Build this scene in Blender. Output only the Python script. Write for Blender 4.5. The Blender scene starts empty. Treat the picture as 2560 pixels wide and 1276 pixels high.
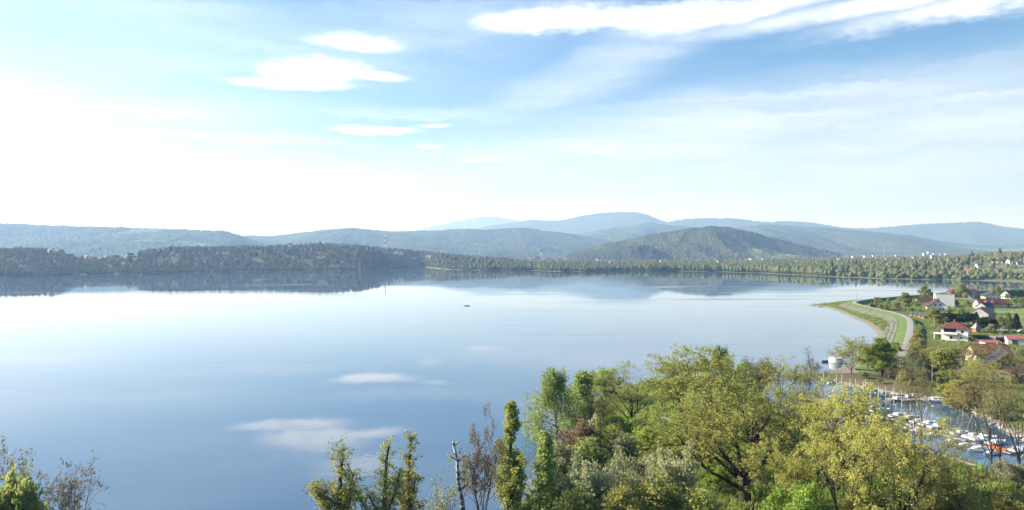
import bpy, bmesh, math, random
import numpy as np
from mathutils import Vector, Matrix

SC = bpy.context.scene
COL = SC.collection
F, CX, HY, CAMZ = 1762.0, 1280.0, 636.0, 45.0      # focal length, centre, eye level (photo pixels), camera height


def at(u, v, Y):
    return Vector(((u - CX) / F * Y, Y, CAMZ - (v - HY) / F * Y))


HAZE_D = 9.5e-5
# ------------------------------------------------------------------ camera
cd = bpy.data.cameras.new('camera')
cam = bpy.data.objects.new('camera', cd)
COL.objects.link(cam)
cam.location = (0, 0, CAMZ)
cam.rotation_euler = (math.radians(90 - 0.065), 0, 0)
cd.sensor_width = 36
cd.lens = F / 2560 * 36
cd.clip_start = 0.5
cd.clip_end = 90000
SC.camera = cam

# ------------------------------------------------------------------ sun, exposure
SUN_AZ, SUN_EL = math.radians(-76), math.radians(25)
sd = Vector((math.sin(SUN_AZ) * math.cos(SUN_EL), math.cos(SUN_AZ) * math.cos(SUN_EL), math.sin(SUN_EL)))
sl = bpy.data.lights.new('sun', 'SUN')
sl.energy = 5.0
sl.angle = math.radians(0.5)
sl.color = (1.0, 0.975, 0.94)
sun = bpy.data.objects.new('sun', sl)
COL.objects.link(sun)
sun.rotation_euler = sd.to_track_quat('Z', 'Y').to_euler()
sun.location = (0, 0, 300)
SC.view_settings.view_transform = 'Standard'
SC.view_settings.look = 'None'
SC.view_settings.gamma = 1
SC.view_settings.use_curve_mapping = False
SC.view_settings.exposure = 1.45
SC.render.engine = 'CYCLES'
cy = SC.cycles
cy.max_bounces = 6
cy.diffuse_bounces = 4
cy.glossy_bounces = 3
cy.transmission_bounces = 3
cy.volume_bounces = 1
cy.transparent_max_bounces = 4
cy.use_denoising = True
cy.sample_clamp_indirect = 6
cy.caustics_reflective = False
cy.caustics_refractive = False


# ------------------------------------------------------------------ node helper
class NT:
    def __init__(s, tree):
        s.t = tree
        tree.nodes.clear()

    def n(s, typ, ins=None, **kw):
        nd = s.t.nodes.new(typ)
        for k, v in kw.items():
            setattr(nd, k, v)
        for k, v in (ins or {}).items():
            s.set(nd.inputs[k], v)
        return nd

    def set(s, sock, v):
        if isinstance(v, bpy.types.NodeSocket):
            s.t.links.new(v, sock)
        else:
            if sock.type == 'RGBA' and len(v) == 3:
                v = (*v, 1)
            sock.default_value = v

    def m(s, op, a, b=None, c=None, clamp=False):
        nd = s.n('ShaderNodeMath', operation=op, use_clamp=clamp)
        for i, x in enumerate((a, b, c)):
            if x is not None:
                s.set(nd.inputs[i], x)
        return nd.outputs[0]

    def vm(s, op, a, b=None, out=0):
        nd = s.n('ShaderNodeVectorMath', operation=op)
        s.set(nd.inputs[0], a)
        if b is not None:
            s.set(nd.inputs[1], b)
        return nd.outputs[out]

    def mr(s, v, a, b, c=0.0, d=1.0, smooth=True):
        nd = s.n('ShaderNodeMapRange', interpolation_type='SMOOTHSTEP' if smooth else 'LINEAR')
        for i, x in enumerate((v, a, b, c, d)):
            s.set(nd.inputs[i], x)
        return nd.outputs[0]

    def mix(s, f, a, b):
        nd = s.n('ShaderNodeMix', data_type='RGBA')
        s.set(nd.inputs[0], f)
        s.set(nd.inputs[6], a)
        s.set(nd.inputs[7], b)
        return nd.outputs[2]

    def noise(s, vec, scale, detail=3, rough=0.55, out=0, dist=0.0):
        nd = s.n('ShaderNodeTexNoise', {'Scale': scale, 'Detail': detail, 'Roughness': rough, 'Distortion': dist})
        if vec is not None:
            s.set(nd.inputs['Vector'], vec)
        return nd.outputs[out]

    def xyz(s, a, b, c):
        nd = s.n('ShaderNodeCombineXYZ')
        for i, x in enumerate((a, b, c)):
            s.set(nd.inputs[i], x)
        return nd.outputs[0]


# ------------------------------------------------------------------ world: sky and clouds
W = bpy.data.worlds.new('World')
SC.world = W
W.use_nodes = True
w = NT(W.node_tree)
sky = w.n('ShaderNodeTexSky', sky_type='NISHITA', sun_disc=False, sun_elevation=SUN_EL,
          sun_rotation=SUN_AZ % (2 * math.pi), altitude=300, air_density=1.0, dust_density=2.0, ozone_density=2.0)
gen = w.n('ShaderNodeTexCoord').outputs['Generated']
sep = w.n('ShaderNodeSeparateXYZ', {0: gen})
dx, dy, dz = sep.outputs
hor = w.m('SQRT', w.m('ADD', w.m('MULTIPLY', dx, dx), w.m('MULTIPLY', dy, dy)))
az = w.m('ARCTAN2', dx, dy)
el = w.m('ARCTAN2', dz, hor)


def azel(u, v):
    x, z = (u - CX) / F, (HY - v) / F
    return math.atan2(x, 1), math.atan2(z, math.hypot(x, 1))


pa = w.xyz(az, el, 0.0)
n1 = w.noise(w.xyz(w.m('MULTIPLY', az, 9), w.m('MULTIPLY', el, 26), 0.3), 1.0, 5, 0.6)
n2 = w.noise(w.xyz(w.m('MULTIPLY', az, 13), w.m('MULTIPLY', el, 36), 7.7), 1.0, 5, 0.62)
n3 = w.noise(w.xyz(w.m('MULTIPLY', az, 60), w.m('MULTIPLY', el, 130), 2.7), 1.0, 4, 0.6)
ja = w.m('MULTIPLY_ADD', w.m('SUBTRACT', n1, 0.5), 0.10, az)
je = w.m('MULTIPLY_ADD', w.m('SUBTRACT', n2, 0.5), 0.035, el)
je = w.m('MULTIPLY_ADD', w.m('SUBTRACT', n3, 0.5), 0.018, je)
ja = w.m('MULTIPLY_ADD', w.m('SUBTRACT', n3, 0.5), 0.05, ja)
pj = w.xyz(ja, je, 0.0)
pk = w.vm('ADD', w.vm('MULTIPLY', pj, (.35, .35, 0)), w.vm('MULTIPLY', pa, (.65, .65, 0)))
fibre = w.mr(w.noise(w.xyz(w.m('MULTIPLY', ja, 5), w.m('MULTIPLY', je, 60), 1.3), 1.0, 4, 0.6), 0.30, 0.70, 0.5, 1.0)

# solid little clouds: centre, half width, half height (pixels), tilt, softness, strength
BLOBS = [(1235, 58, 60, 22, 0, .7, .9), (1360, 50, 165, 28, 2, .6, 1), (1600, 44, 250, 25, 3, .65, 1),
         (1880, 26, 300, 24, 5, .7, .95), (2230, 4, 360, 22, 3, .75, .9), (2560, -18, 330, 28, 3, .7, .9),
         (890, 108, 104, 17, 0, .6, .95), (860, 92, 60, 12, 4, .8, .6), (805, 178, 125, 25, 3, .5, 1),
         (730, 210, 140, 12, 2, .5, 1), (910, 184, 100, 11, -3, .6, 1),
         (932, 325, 100, 9, 0, .5, .95), (1080, 315, 40, 5, 3, .7, .7), (1070, 365, 30, 5, -3, .7, .7),
         (1210, 400, 46, 5, 0, .7, .75), (1040, 470, 22, 4, 0, .8, .5), (990, 374, 14, 3, 0, .8, .5),
         (860, 360, 120, 7, -3, .9, .3), (1330, 512, 170, 9, 3, .9, .35), (1700, 490, 160, 5, 2, .9, .35)]
dens = None
for (u, v, hw, hh, rot, soft, st) in BLOBS:
    a0, e0 = azel(u, v)
    mp = w.n('ShaderNodeMapping', {'Vector': pj if hh > 24 else pk, 'Location': (a0, e0, 0), 'Rotation': (0, 0, math.radians(rot)),
                                   'Scale': (hw / F, hh / F, 1)}, vector_type='TEXTURE')
    r = w.vm('LENGTH', mp.outputs[0], out=1)
    b = w.mr(r, 1 + soft, 1 - soft, 0.0, st)
    dens = b if dens is None else w.m('MAXIMUM', dens, b)
# thin veils, torn by fibres
VEILS = [(1900, 295, 560, 70, 4, .7, .95), (2400, 290, 520, 80, 3, .8, .95), (1600, 370, 480, 55, 3, .8, .9),
         (2200, 400, 700, 60, 2, .9, .75), (1530, 160, 330, 50, 22, .9, .70), (1100, 60, 520, 80, 8, .9, .5),
         (1050, 285, 260, 16, 2, .9, .6), (520, 60, 520, 70, -6, .9, .5), (450, 270, 300, 40, 4, .9, .45),
         (1800, 505, 600, 22, 2, .9, .45), (950, 440, 500, 40, 0, .9, .4), (560, 150, 330, 60, 10, .9, .4),
         (230, 276, 270, 14, 3, .8, .9), (400, 488, 230, 10, 0, .8, .7), (520, 345, 260, 12, 2, .8, .6), (100, 372, 220, 16, 2, .8, .7), (-200, 250, 400, 60, 3, .9, .5)]
veil = None
for (u, v, hw, hh, rot, soft, st) in VEILS:
    a0, e0 = azel(u, v)
    mp = w.n('ShaderNodeMapping', {'Vector': pj, 'Location': (a0, e0, 0), 'Rotation': (0, 0, math.radians(rot)),
                                   'Scale': (hw / F, hh / F, 1)}, vector_type='TEXTURE')
    r = w.vm('LENGTH', mp.outputs[0], out=1)
    b = w.mr(r, 1 + soft, max(0.02, 1 - soft), 0.0, st)
    veil = b if veil is None else w.m('MAXIMUM', veil, b)
# general cirrus over the whole sky, on a flat cloud layer
zz = w.m('ADD', w.m('MAXIMUM', dz, 0.0), 0.07)
cp = w.xyz(w.m('DIVIDE', dx, zz), w.m('MULTIPLY', w.m('DIVIDE', dy, zz), 1.6), 0.0)
cir = w.mr(w.noise(cp, 0.55, 6, 0.6, dist=0.8), 0.45, 0.8, 0.0, 0.5)
cir = w.m('MULTIPLY', cir, w.mr(el, 0.02, 0.12))
thin = w.m('MAXIMUM', w.m('MULTIPLY', veil, fibre), w.m('MULTIPLY', cir, 0.3))
skyc = w.n('ShaderNodeHueSaturation', {'Hue': 0.503, 'Saturation': 1.6, 'Value': 0.86, 'Fac': 1.0, 'Color': sky.outputs[0]}).outputs[0]
air = w.m('POWER', w.m('SUBTRACT', 1.0, w.m('MINIMUM', w.m('MAXIMUM', dz, 0.0), 1.0)), 9.0)      # pale thick air towards the horizon, all round
skyc = w.mix(w.m('MULTIPLY', air, 0.55), skyc, (4.6, 5.15, 5.6))
vcol = w.vm('ADD', w.vm('MULTIPLY', skyc, (.5, .5, .5)), (5.0, 5.0, 4.9))
c1 = w.mix(thin, skyc, vcol)
c2 = w.mix(w.m('MULTIPLY', w.m('POWER', dens, 1.5), w.mr(n2, 0.3, 0.7, 0.6, 1.0)), c1, (11.0, 11.1, 11.3))
bg = w.n('ShaderNodeBackground', {'Color': c2, 'Strength': 0.055})
wo = w.n('ShaderNodeOutputWorld', {'Surface': bg.outputs[0]})
W.cycles.sampling_method = 'MANUAL'
W.cycles.sample_map_resolution = 512

# ------------------------------------------------------------------ materials
MATS = {}


def rgba(c):
    return (c[0], c[1], c[2], 1)


def pm(name, c1, c2=None, scale=1.0, rough=0.8, bump=0.0, bscale=None, spec=0.3, metal=0.0, detail=4):
    """a procedural material: two colours mixed by noise in object space, optional fine relief"""
    m = bpy.data.materials.new(name)
    m.use_nodes = True
    t = NT(m.node_tree)
    co = t.n('ShaderNodeTexCoord').outputs['Object']
    nz = t.noise(co, scale, detail)
    c2 = c2 or tuple(x * 0.75 for x in c1)
    col = t.mix(t.mr(nz, 0.32, 0.68), c1, c2)
    b = t.n('ShaderNodeBsdfPrincipled', {'Base Color': col, 'Roughness': rough, 'Metallic': metal, 'Specular IOR Level': spec})
    if bump:
        bn = t.n('ShaderNodeBump', {'Strength': bump, 'Distance': 0.1, 'Height': t.noise(co, bscale or scale * 4, 3)})
        t.set(b.inputs['Normal'], bn.outputs[0])
    t.n('ShaderNodeOutputMaterial', {'Surface': b.outputs[0]})
    MATS[name] = m
    return m


def leafm(name, c1, c2, c3, trans=0.52):
    m = bpy.data.materials.new(name)
    m.use_nodes = True
    t = NT(m.node_tree)
    g = t.n('ShaderNodeNewGeometry')
    isl = g.outputs['Random Per Island']
    oi = t.n('ShaderNodeObjectInfo')
    col = t.mix(isl, c1, c2)
    col = t.mix(t.mr(t.noise(t.n('ShaderNodeTexCoord').outputs['Object'], 0.45, 2), 0.42, 0.62, 0.0, 0.8), col, c3)
    hs = t.n('ShaderNodeHueSaturation', {'Hue': t.m('MULTIPLY_ADD', oi.outputs['Random'], 0.03, 0.485), 'Saturation': 1.0,
                                         'Value': t.m('MULTIPLY_ADD', oi.outputs['Random'], 0.3, 0.85), 'Fac': 1.0, 'Color': col})
    d = t.n('ShaderNodeBsdfDiffuse', {'Color': hs.outputs[0]})
    tr = t.n('ShaderNodeBsdfTranslucent', {'Color': hs.outputs[0]})
    mx = t.n('ShaderNodeMixShader', {0: trans, 1: d.outputs[0], 2: tr.outputs[0]})
    t.n('ShaderNodeOutputMaterial', {'Surface': mx.outputs[0]})
    MATS[name] = m
    return m


leafm('oak_leaf', (0.4, 0.425, 0.115), (0.27, 0.31, 0.085), (0.44, 0.44, 0.125))
leafm('oak_leaf_yellow', (0.5, 0.47, 0.14), (0.36, 0.355, 0.1), (0.53, 0.48, 0.15))
leafm('oak_leaf_brown', (0.36, 0.335, 0.125), (0.29, 0.3, 0.1), (0.38, 0.32, 0.14))
leafm('russet_leaf', (0.253, 0.172, 0.103), (0.184, 0.138, 0.081), (0.253, 0.218, 0.092))
leafm('poplar_leaf', (.44, .52, .16), (.32, .41, .12), (.50, .56, .19))
leafm('bright_leaf', (0.288, 0.408, 0.078), (0.204, 0.324, 0.060), (0.336, 0.444, 0.090))
leafm('birch_leaf', (0.312, 0.362, 0.119), (0.225, 0.281, 0.088), (0.350, 0.388, 0.138))
leafm('grey_leaf', (0.338, 0.351, 0.182), (0.243, 0.270, 0.135), (0.378, 0.371, 0.203))
leafm('pale_leaf', (0.413, 0.413, 0.225), (0.312, 0.325, 0.163), (0.463, 0.450, 0.263))
leafm('bud_leaf', (0.24, 0.21, 0.12), (0.19, 0.175, 0.09), (0.26, 0.23, 0.12))
leafm('spring_leaf', (0.384, 0.396, 0.120), (0.276, 0.312, 0.090), (0.420, 0.420, 0.132))
leafm('dark_leaf', (.035, .055, .022), (.022, .038, .018), (.045, .065, .025), .15)
leafm('wood_leaf', (0.156, 0.188, 0.069), (0.112, 0.144, 0.056), (0.213, 0.206, 0.088), .25)
leafm('wood_leaf_brown', (0.213, 0.188, 0.112), (0.163, 0.156, 0.088), (0.200, 0.206, 0.100), .25)
leafm('wood_leaf_light', (.195, .23, .08), (.15, .185, .06), (.20, .225, .09), .3)
pm('bark_dark', (.035, .028, .022), (.055, .045, .035), 3, .95, .6)
pm('bark_grey', (.11, .095, .08), (.16, .14, .12), 3, .95, .5)
pm('bark_mid', (.065, .052, .042), (.09, .075, .06), 3, .95, .5)


def birch_bark():
    m = bpy.data.materials.new('birch_bark')
    m.use_nodes = True
    t = NT(m.node_tree)
    co = t.n('ShaderNodeTexCoord').outputs['Object']
    mp = t.n('ShaderNodeMapping', {'Vector': co, 'Scale': (1.6, 1.6, 3.0)})
    z = t.n('ShaderNodeSeparateXYZ', {0: co}).outputs[2]
    nz = t.m('SUBTRACT', t.noise(mp.outputs[0], 1.6, 5, .65), t.mr(z, 2, 20, -.06, .18, False))
    col = t.mix(t.mr(nz, .38, .47), (.50, .47, .44), (.05, .042, .036))
    b = t.n('ShaderNodeBsdfPrincipled', {'Base Color': col, 'Roughness': .8})
    t.n('ShaderNodeOutputMaterial', {'Surface': b.outputs[0]})
    MATS['birch_bark'] = m


birch_bark()
pm('white_wall', (.78, .78, .77), (.70, .70, .69), .5, .85, .1, 12)
pm('cream_wall', (.68, .62, .48), (.60, .55, .42), .5, .85, .1, 12)
pm('grey_wall', (.30, .31, .32), (.25, .26, .27), .5, .85, .1, 12)
pm('tan_wall', (.45, .37, .25), (.36, .29, .19), .8, .85, .1, 12)
pm('brown_wall', (.16, .11, .09), (.12, .085, .07), .9, .85, .1, 12)
pm('red_wall', (.26, .075, .065), (.20, .06, .055), .9, .8, .1, 12)
pm('orange_wood', (.52, .19, .07), (.40, .14, .05), 1.2, .7, .1, 12)
pm('red_roof', (.17, .055, .047), (.12, .042, .038), 1.2, .7, .3, 6)
pm('pale_red_roof', (.33, .13, .11), (.26, .10, .09), 1.2, .7, .3, 6)
pm('brown_roof', (.085, .045, .035), (.06, .035, .03), 1.2, .7, .3, 6)
pm('dark_roof', (.04, .042, .046), (.06, .06, .064), 1.2, .65, .3, 6)
pm('tan_roof', (.42, .24, .15), (.36, .20, .125), 1.2, .8, .2, 6)
pm('grey_roof', (.22, .22, .225), (.16, .16, .165), 1.2, .7, .2, 6)
pm('window_glass', (.02, .026, .034), (.03, .036, .045), 1.5, .08, spec=.6)
pm('window_frame', (.7, .7, .69), None, 3, .6)
pm('door_wood', (.09, .05, .03), None, 3, .6)
pm('chimney_brick', (.24, .10, .075), (.30, .20, .16), 4, .9)
pm('concrete', (.42, .41, .385), (.32, .31, .29), .8, .9, .3, 8)
pm('slab_concrete', (.19, .185, .165), (.10, .105, .075), .5, .92, .4, 6)
pm('path_gravel', (.33, .325, .31), (.26, .255, .24), .6, .9, .2, 9)
pm('asphalt', (.055, .055, .056), (.075, .075, .075), .6, .9, .2, 9)
pm('timber_grey', (.17, .145, .12), (.12, .10, .085), 1.5, .85, .2, 9)
pm('timber_light', (.40, .36, .30), (.32, .285, .24), 1.5, .85, .2, 9)
pm('gelcoat', (.80, .80, .79), (.74, .74, .74), .6, .25, spec=.5)
pm('gelcoat_blue', (.03, .11, .36), (.025, .09, .30), .6, .25, spec=.5)
pm('gelcoat_navy', (.02, .035, .09), (.018, .03, .075), .6, .25, spec=.5)
pm('tarp_blue', (.03, .12, .40), (.025, .09, .31), 1.5, .7, .4, 4)
pm('tarp_grey', (.30, .31, .33), (.24, .25, .27), 1.5, .7, .4, 4)
pm('tarp_light_blue', (.18, .45, .66), (.15, .38, .58), 1.5, .6)
pm('orange_paint', (.70, .16, .03), (.58, .13, .03), 2, .5)
pm('red_paint', (.45, .07, .05), (.36, .06, .045), 2, .5)
pm('white_paint', (.72, .72, .71), (.62, .62, .61), 2, .5)
pm('metal_grey', (.38, .38, .39), (.30, .30, .31), 2, .4, metal=.6)
pm('dark_metal', (.05, .05, .055), None, 2, .5)
pm('rubber_black', (.018, .018, .019), None, 2, .8)
pm('stone', (.40, .37, .32), (.27, .25, .215), .7, .92, .5, 5)
pm('hedge_leaf_base', (.05, .09, .02), None, 2, .9)


# ------------------------------------------------------------------ mesh and object helpers
def np_mesh(name, V, Fc, mats, smooth=False, midx=None):
    V = np.asarray(V, np.float32)
    Fc = np.asarray(Fc, np.int32)
    me = bpy.data.meshes.new(name)
    n, k = Fc.shape
    me.vertices.add(len(V))
    me.vertices.foreach_set('co', V.ravel())
    me.loops.add(n * k)
    me.loops.foreach_set('vertex_index', Fc.ravel())
    me.polygons.add(n)
    me.polygons.foreach_set('loop_start', np.arange(0, n * k, k, dtype=np.int32))
    me.polygons.foreach_set('loop_total', np.full(n, k, np.int32))
    if midx is not None:
        me.polygons.foreach_set('material_index', np.asarray(midx, np.int32))
    me.update(calc_edges=True)
    me.polygons.foreach_set('use_smooth', np.full(n, bool(smooth)))
    for m in (mats if isinstance(mats, (list, tuple)) else [mats]):
        me.materials.append(MATS[m] if isinstance(m, str) else m)
    return me


def py_mesh(name, V, Fc, mats, smooth=False, midx=None):
    me = bpy.data.meshes.new(name)
    me.from_pydata([tuple(v) for v in V], [], Fc)
    for m in (mats if isinstance(mats, (list, tuple)) else [mats]):
        me.materials.append(MATS[m] if isinstance(m, str) else m)
    if midx is not None:
        for p, i in zip(me.polygons, midx):
            p.material_index = i
    if smooth:
        for p in me.polygons:
            p.use_smooth = True
    me.update()
    return me


def obj(name, me, parent=None, loc=None, rz=None, scale=None):
    o = bpy.data.objects.new(name, me)
    COL.objects.link(o)
    if parent is not None:
        o.parent = parent
    if loc is not None:
        o.location = loc
    if rz is not None:
        o.rotation_euler = (0, 0, rz)
    if scale is not None:
        o.scale = scale if hasattr(scale, '__len__') else (scale,) * 3
    return o


def tag(o, label, cat, group=None):
    o['label'] = label
    o['category'] = cat
    if group:
        o['group'] = group
    return o


def thing(name, label, cat, loc, rz=0, scale=1, group=None):
    o = obj(name, None, None, loc, rz, scale)
    o.empty_display_size = .3
    return tag(o, label, cat, group)


def struct(name, me, kind='structure', parent=None):
    o = obj(name, me, parent)
    o['kind'] = kind
    return o


def dup(root, loc, rz=0, scale=1, label=None):
    r = root.copy()
    COL.objects.link(r)
    r.location = loc
    r.rotation_euler = (0, 0, rz)
    r.scale = scale if hasattr(scale, '__len__') else (scale,) * 3
    if label:
        r['label'] = label
    for ch in root.children:
        c = ch.copy()
        COL.objects.link(c)
        c.parent = r
        for g in ch.children:
            d = g.copy()
            COL.objects.link(d)
            d.parent = c
    return r


ONES = ['', 'first', 'second', 'third', 'fourth', 'fifth', 'sixth', 'seventh', 'eighth', 'ninth', 'tenth', 'eleventh', 'twelfth', 'thirteenth', 'fourteenth', 'fifteenth', 'sixteenth',
        'seventeenth', 'eighteenth', 'nineteenth']
TENS = ['', '', 'twent', 'thirt', 'fort', 'fift', 'sixt', 'sevent', 'eight', 'ninet']


def ordw(n):
    if n < 20:
        return ONES[n]
    return TENS[n // 10] + ('y-' + ONES[n % 10] if n % 10 else 'ieth')


class MB:
    """collects boxes, prisms, tubes and rings into one mesh"""

    def __init__(s):
        s.V, s.F = [], []

    def add(s, V, Fc):
        b = len(s.V)
        s.V += [tuple(v) for v in V]
        s.F += [[i + b for i in f] for f in Fc]
        return s

    def box(s, x0, x1, y0, y1, z0, z1):
        V = [(x0, y0, z0), (x1, y0, z0), (x1, y1, z0), (x0, y1, z0), (x0, y0, z1), (x1, y0, z1), (x1, y1, z1), (x0, y1, z1)]
        return s.add(V, [[0, 3, 2, 1], [4, 5, 6, 7], [0, 1, 5, 4], [1, 2, 6, 5], [2, 3, 7, 6], [3, 0, 4, 7]])

    def tube(s, pts, rads, k=6, cap=True):
        pts = [Vector(p) for p in pts]
        d0 = (pts[1] - pts[0]).normalized()
        ref = Vector((1, 0, 0)) if abs(d0.x) < .8 else Vector((0, 1, 0))
        V, Fc = [], []
        for i, p in enumerate(pts):
            d = (pts[min(i + 1, len(pts) - 1)] - pts[max(i - 1, 0)]).normalized()
            a = (ref - d * ref.dot(d)).normalized()
            b = d.cross(a)
            for j in range(k):
                t = 2 * math.pi * j / k
                V.append(p + (a * math.cos(t) + b * math.sin(t)) * rads[i])
        for i in range(len(pts) - 1):
            for j in range(k):
                Fc.append([i * k + j, i * k + (j + 1) % k, (i + 1) * k + (j + 1) % k, (i + 1) * k + j])
        if cap:
            Fc.append(list(range(k))[::-1])
            Fc.append([len(V) - k + j for j in range(k)])
        return s.add(V, Fc)

    def cyl(s, x, y, z0, z1, r, k=8, r2=None):
        return s.tube([(x, y, z0), (x, y, z1)], [r, r if r2 is None else r2], k)

    def loft(s, rings, cap=True):
        k = len(rings[0])
        V = [p for r in rings for p in r]
        Fc = [[i * k + j, i * k + (j + 1) % k, (i + 1) * k + (j + 1) % k, (i + 1) * k + j]
              for i in range(len(rings) - 1) for j in range(k)]
        if cap:
            Fc += [list(range(k))[::-1], [len(V) - k + j for j in range(k)]]
        return s.add(V, Fc)

    def mesh(s, name, mat, smooth=False):
        return py_mesh(name, s.V, s.F, mat, smooth)

    def build(s, name, mat, parent=None, smooth=False, **kw):
        return obj(name, s.mesh(name, mat, smooth), parent, **kw)


# ------------------------------------------------------------------ noise for terrain
def vnoise(x, y, sc, seed=0):
    x, y = np.asarray(x, float) / sc, np.asarray(y, float) / sc
    xi, yi = np.floor(x).astype(np.int64), np.floor(y).astype(np.int64)
    fx, fy = x - xi, y - yi
    fx, fy = fx * fx * (3 - 2 * fx), fy * fy * (3 - 2 * fy)

    def h(a, b):
        n = (a * 374761393 + b * 668265263 + seed * 1274126177) & 0xffffffff
        n = ((n ^ (n >> 13)) * 1274126177) & 0xffffffff
        return ((n ^ (n >> 16)) & 0xffff) / 65535.0
    return (h(xi, yi) * (1 - fx) + h(xi + 1, yi) * fx) * (1 - fy) + (h(xi, yi + 1) * (1 - fx) + h(xi + 1, yi + 1) * fx) * fy


def fbm(x, y, sc, seed=0, o=4):
    return sum(vnoise(x, y, sc / 2 ** i, seed + i) * .5 ** i for i in range(o)) / (2 - .5 ** (o - 1)) - .5


def sstep(a, b, x):
    t = np.clip((np.asarray(x, float) - a) / (b - a), 0, 1)
    return t * t * (3 - 2 * t)


def grid_faces(nr, nc):
    i = np.arange((nr - 1) * (nc - 1))
    r, c = i // (nc - 1), i % (nc - 1)
    a = r * nc + c
    return np.stack([a, a + 1, a + nc + 1, a + nc], 1)


# ------------------------------------------------------------------ setting materials
def water_mat():
    m = bpy.data.materials.new('lake_water')
    m.use_nodes = True
    t = NT(m.node_tree)
    co = t.n('ShaderNodeTexCoord').outputs['Object']
    calm = t.mr(t.noise(t.n('ShaderNodeMapping', {'Vector': co, 'Scale': (.004, .012, 1)}).outputs[0], 1.0, 3), .40, .68, .12, 1.7)
    w1 = t.noise(t.n('ShaderNodeMapping', {'Vector': co, 'Scale': (.5, .8, 1)}).outputs[0], 1.0, 3, .5)
    w2 = t.noise(t.n('ShaderNodeMapping', {'Vector': co, 'Scale': (.10, .16, 1)}).outputs[0], 1.0, 2, .5)
    hgt = t.m('ADD', t.m('MULTIPLY', w1, .012), t.m('MULTIPLY', w2, .035))
    bn = t.n('ShaderNodeBump', {'Strength': t.m('MULTIPLY', calm, .55), 'Distance': 1.0, 'Height': hgt})
    stk = t.noise(t.n('ShaderNodeMapping', {'Vector': co, 'Scale': (.003, .035, 1), 'Rotation': (0, 0, .12)}).outputs[0], 1.0, 4, .6)
    rgh = t.mr(stk, .56, .70, .02, .16)
    b = t.n('ShaderNodeBsdfPrincipled', {'Base Color': (.055, .108, .18, 1), 'Roughness': rgh, 'IOR': 1.6, 'Specular IOR Level': .5})
    t.set(b.inputs['Normal'], bn.outputs[0])
    t.n('ShaderNodeOutputMaterial', {'Surface': b.outputs[0]})
    MATS['lake_water'] = m


def ground_mat():
    m = bpy.data.materials.new('shore_ground')
    m.use_nodes = True
    t = NT(m.node_tree)
    co = t.n('ShaderNodeTexCoord').outputs['Object']
    z = t.n('ShaderNodeSeparateXYZ', {0: co}).outputs[2]
    na = t.noise(co, .045, 4)
    nb = t.noise(co, .5, 5, .65)
    g = t.mix(t.mr(na, .35, .65), (.075, .125, .025), (.12, .155, .04))
    g = t.mix(t.mr(nb, .45, .75), g, (.10, .085, .04))
    g = t.mix(t.mr(t.noise(co, .11, 4), .60, .70), g, (.20, .17, .115))
    soil = t.vm('LENGTH', t.vm('MULTIPLY', t.vm('SUBTRACT', co, (124.0, 236.0, 0.0)), (1.0, .5, 0.0)), out=1)
    g = t.mix(t.m('MULTIPLY', t.mr(t.m('MULTIPLY_ADD', nb, 14.0, soil), 26, 14), .75), g, (.13, .10, .07))
    sand = t.mix(nb, (.27, .24, .19), (.19, .165, .13))
    k = t.mr(t.m('MULTIPLY_ADD', t.m('SUBTRACT', nb, .5), .9, z), .42, .75)
    col = t.mix(k, sand, g)
    b = t.n('ShaderNodeBsdfPrincipled', {'Base Color': col, 'Roughness': .95, 'Specular IOR Level': .15})
    bn = t.n('ShaderNodeBump', {'Strength': .6, 'Distance': .3, 'Height': t.noise(co, 1.5, 4)})
    t.set(b.inputs['Normal'], bn.outputs[0])
    t.n('ShaderNodeOutputMaterial', {'Surface': b.outputs[0]})
    MATS['shore_ground'] = m


def hill_mat(name, dark, light, field, fscale, fth, tscale):
    """forest in two greens, mown fields in patches"""
    m = bpy.data.materials.new(name)
    m.use_nodes = True
    t = NT(m.node_tree)
    co = t.n('ShaderNodeTexCoord').outputs['Object']
    sx = t.n('ShaderNodeSeparateXYZ', {0: co})
    flat = t.xyz(sx.outputs[0], t.m('MULTIPLY', sx.outputs[1], .6), 0.0)
    n1 = t.noise(flat, tscale, 5, .65)
    n2 = t.noise(flat, tscale * .12, 4, .6)
    col = t.mix(t.mr(t.m('ADD', t.m('MULTIPLY', n1, .6), t.m('MULTIPLY', n2, .5)), .42, .68), dark, light)
    fn = t.n('ShaderNodeMapping', {'Vector': flat, 'Scale': (.55, .9, 1)}).outputs[0]
    low = t.m('MULTIPLY', t.mr(sx.outputs[2], 420, 60, 0.0, .16), 1.0)
    k = t.mr(t.m('ADD', t.noise(fn, fscale, 3, .55, dist=.6), low), fth, fth + .03)
    col = t.mix(k, col, t.mix(t.noise(flat, fscale * 3, 2), field, tuple(x * .8 for x in field)))
    b = t.n('ShaderNodeBsdfPrincipled', {'Base Color': col, 'Roughness': 1.0, 'Specular IOR Level': 0.0})
    t.n('ShaderNodeOutputMaterial', {'Surface': b.outputs[0]})
    MATS[name] = m


water_mat()
ground_mat()
hill_mat('hill_near', (.030, .042, .020), (.085, .095, .038), (.16, .20, .07), .0016, .775, .035)
hill_mat('hill_mid', (.026, .040, .024), (.085, .105, .045), (.15, .20, .08), .0011, .735, .022)
hill_mat('hill_far', (.024, .036, .024), (.050, .068, .036), (.12, .15, .07), .0006, .80, .010)
pm('valley_ground', (.10, .115, .05), (.135, .15, .065), .004, .95)
pm('embankment_grass', (.10, .155, .03), (.075, .125, .03), .25, .95, .5, 2)
pm('verge_grass', (.14, .20, .04), (.105, .165, .035), .25, .95, .5, 2)
pm('meadow_grass', (.19, .235, .08), (.155, .20, .065), .12, .95, .4, 2)

# ------------------------------------------------------------------ lake
lake = struct('lake', py_mesh('lake', [(-6000, -800, 0), (4000, -800, 0), (4000, 3000, 0), (-6000, 3000, 0)], [[0, 1, 2, 3]], 'lake_water'))

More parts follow.
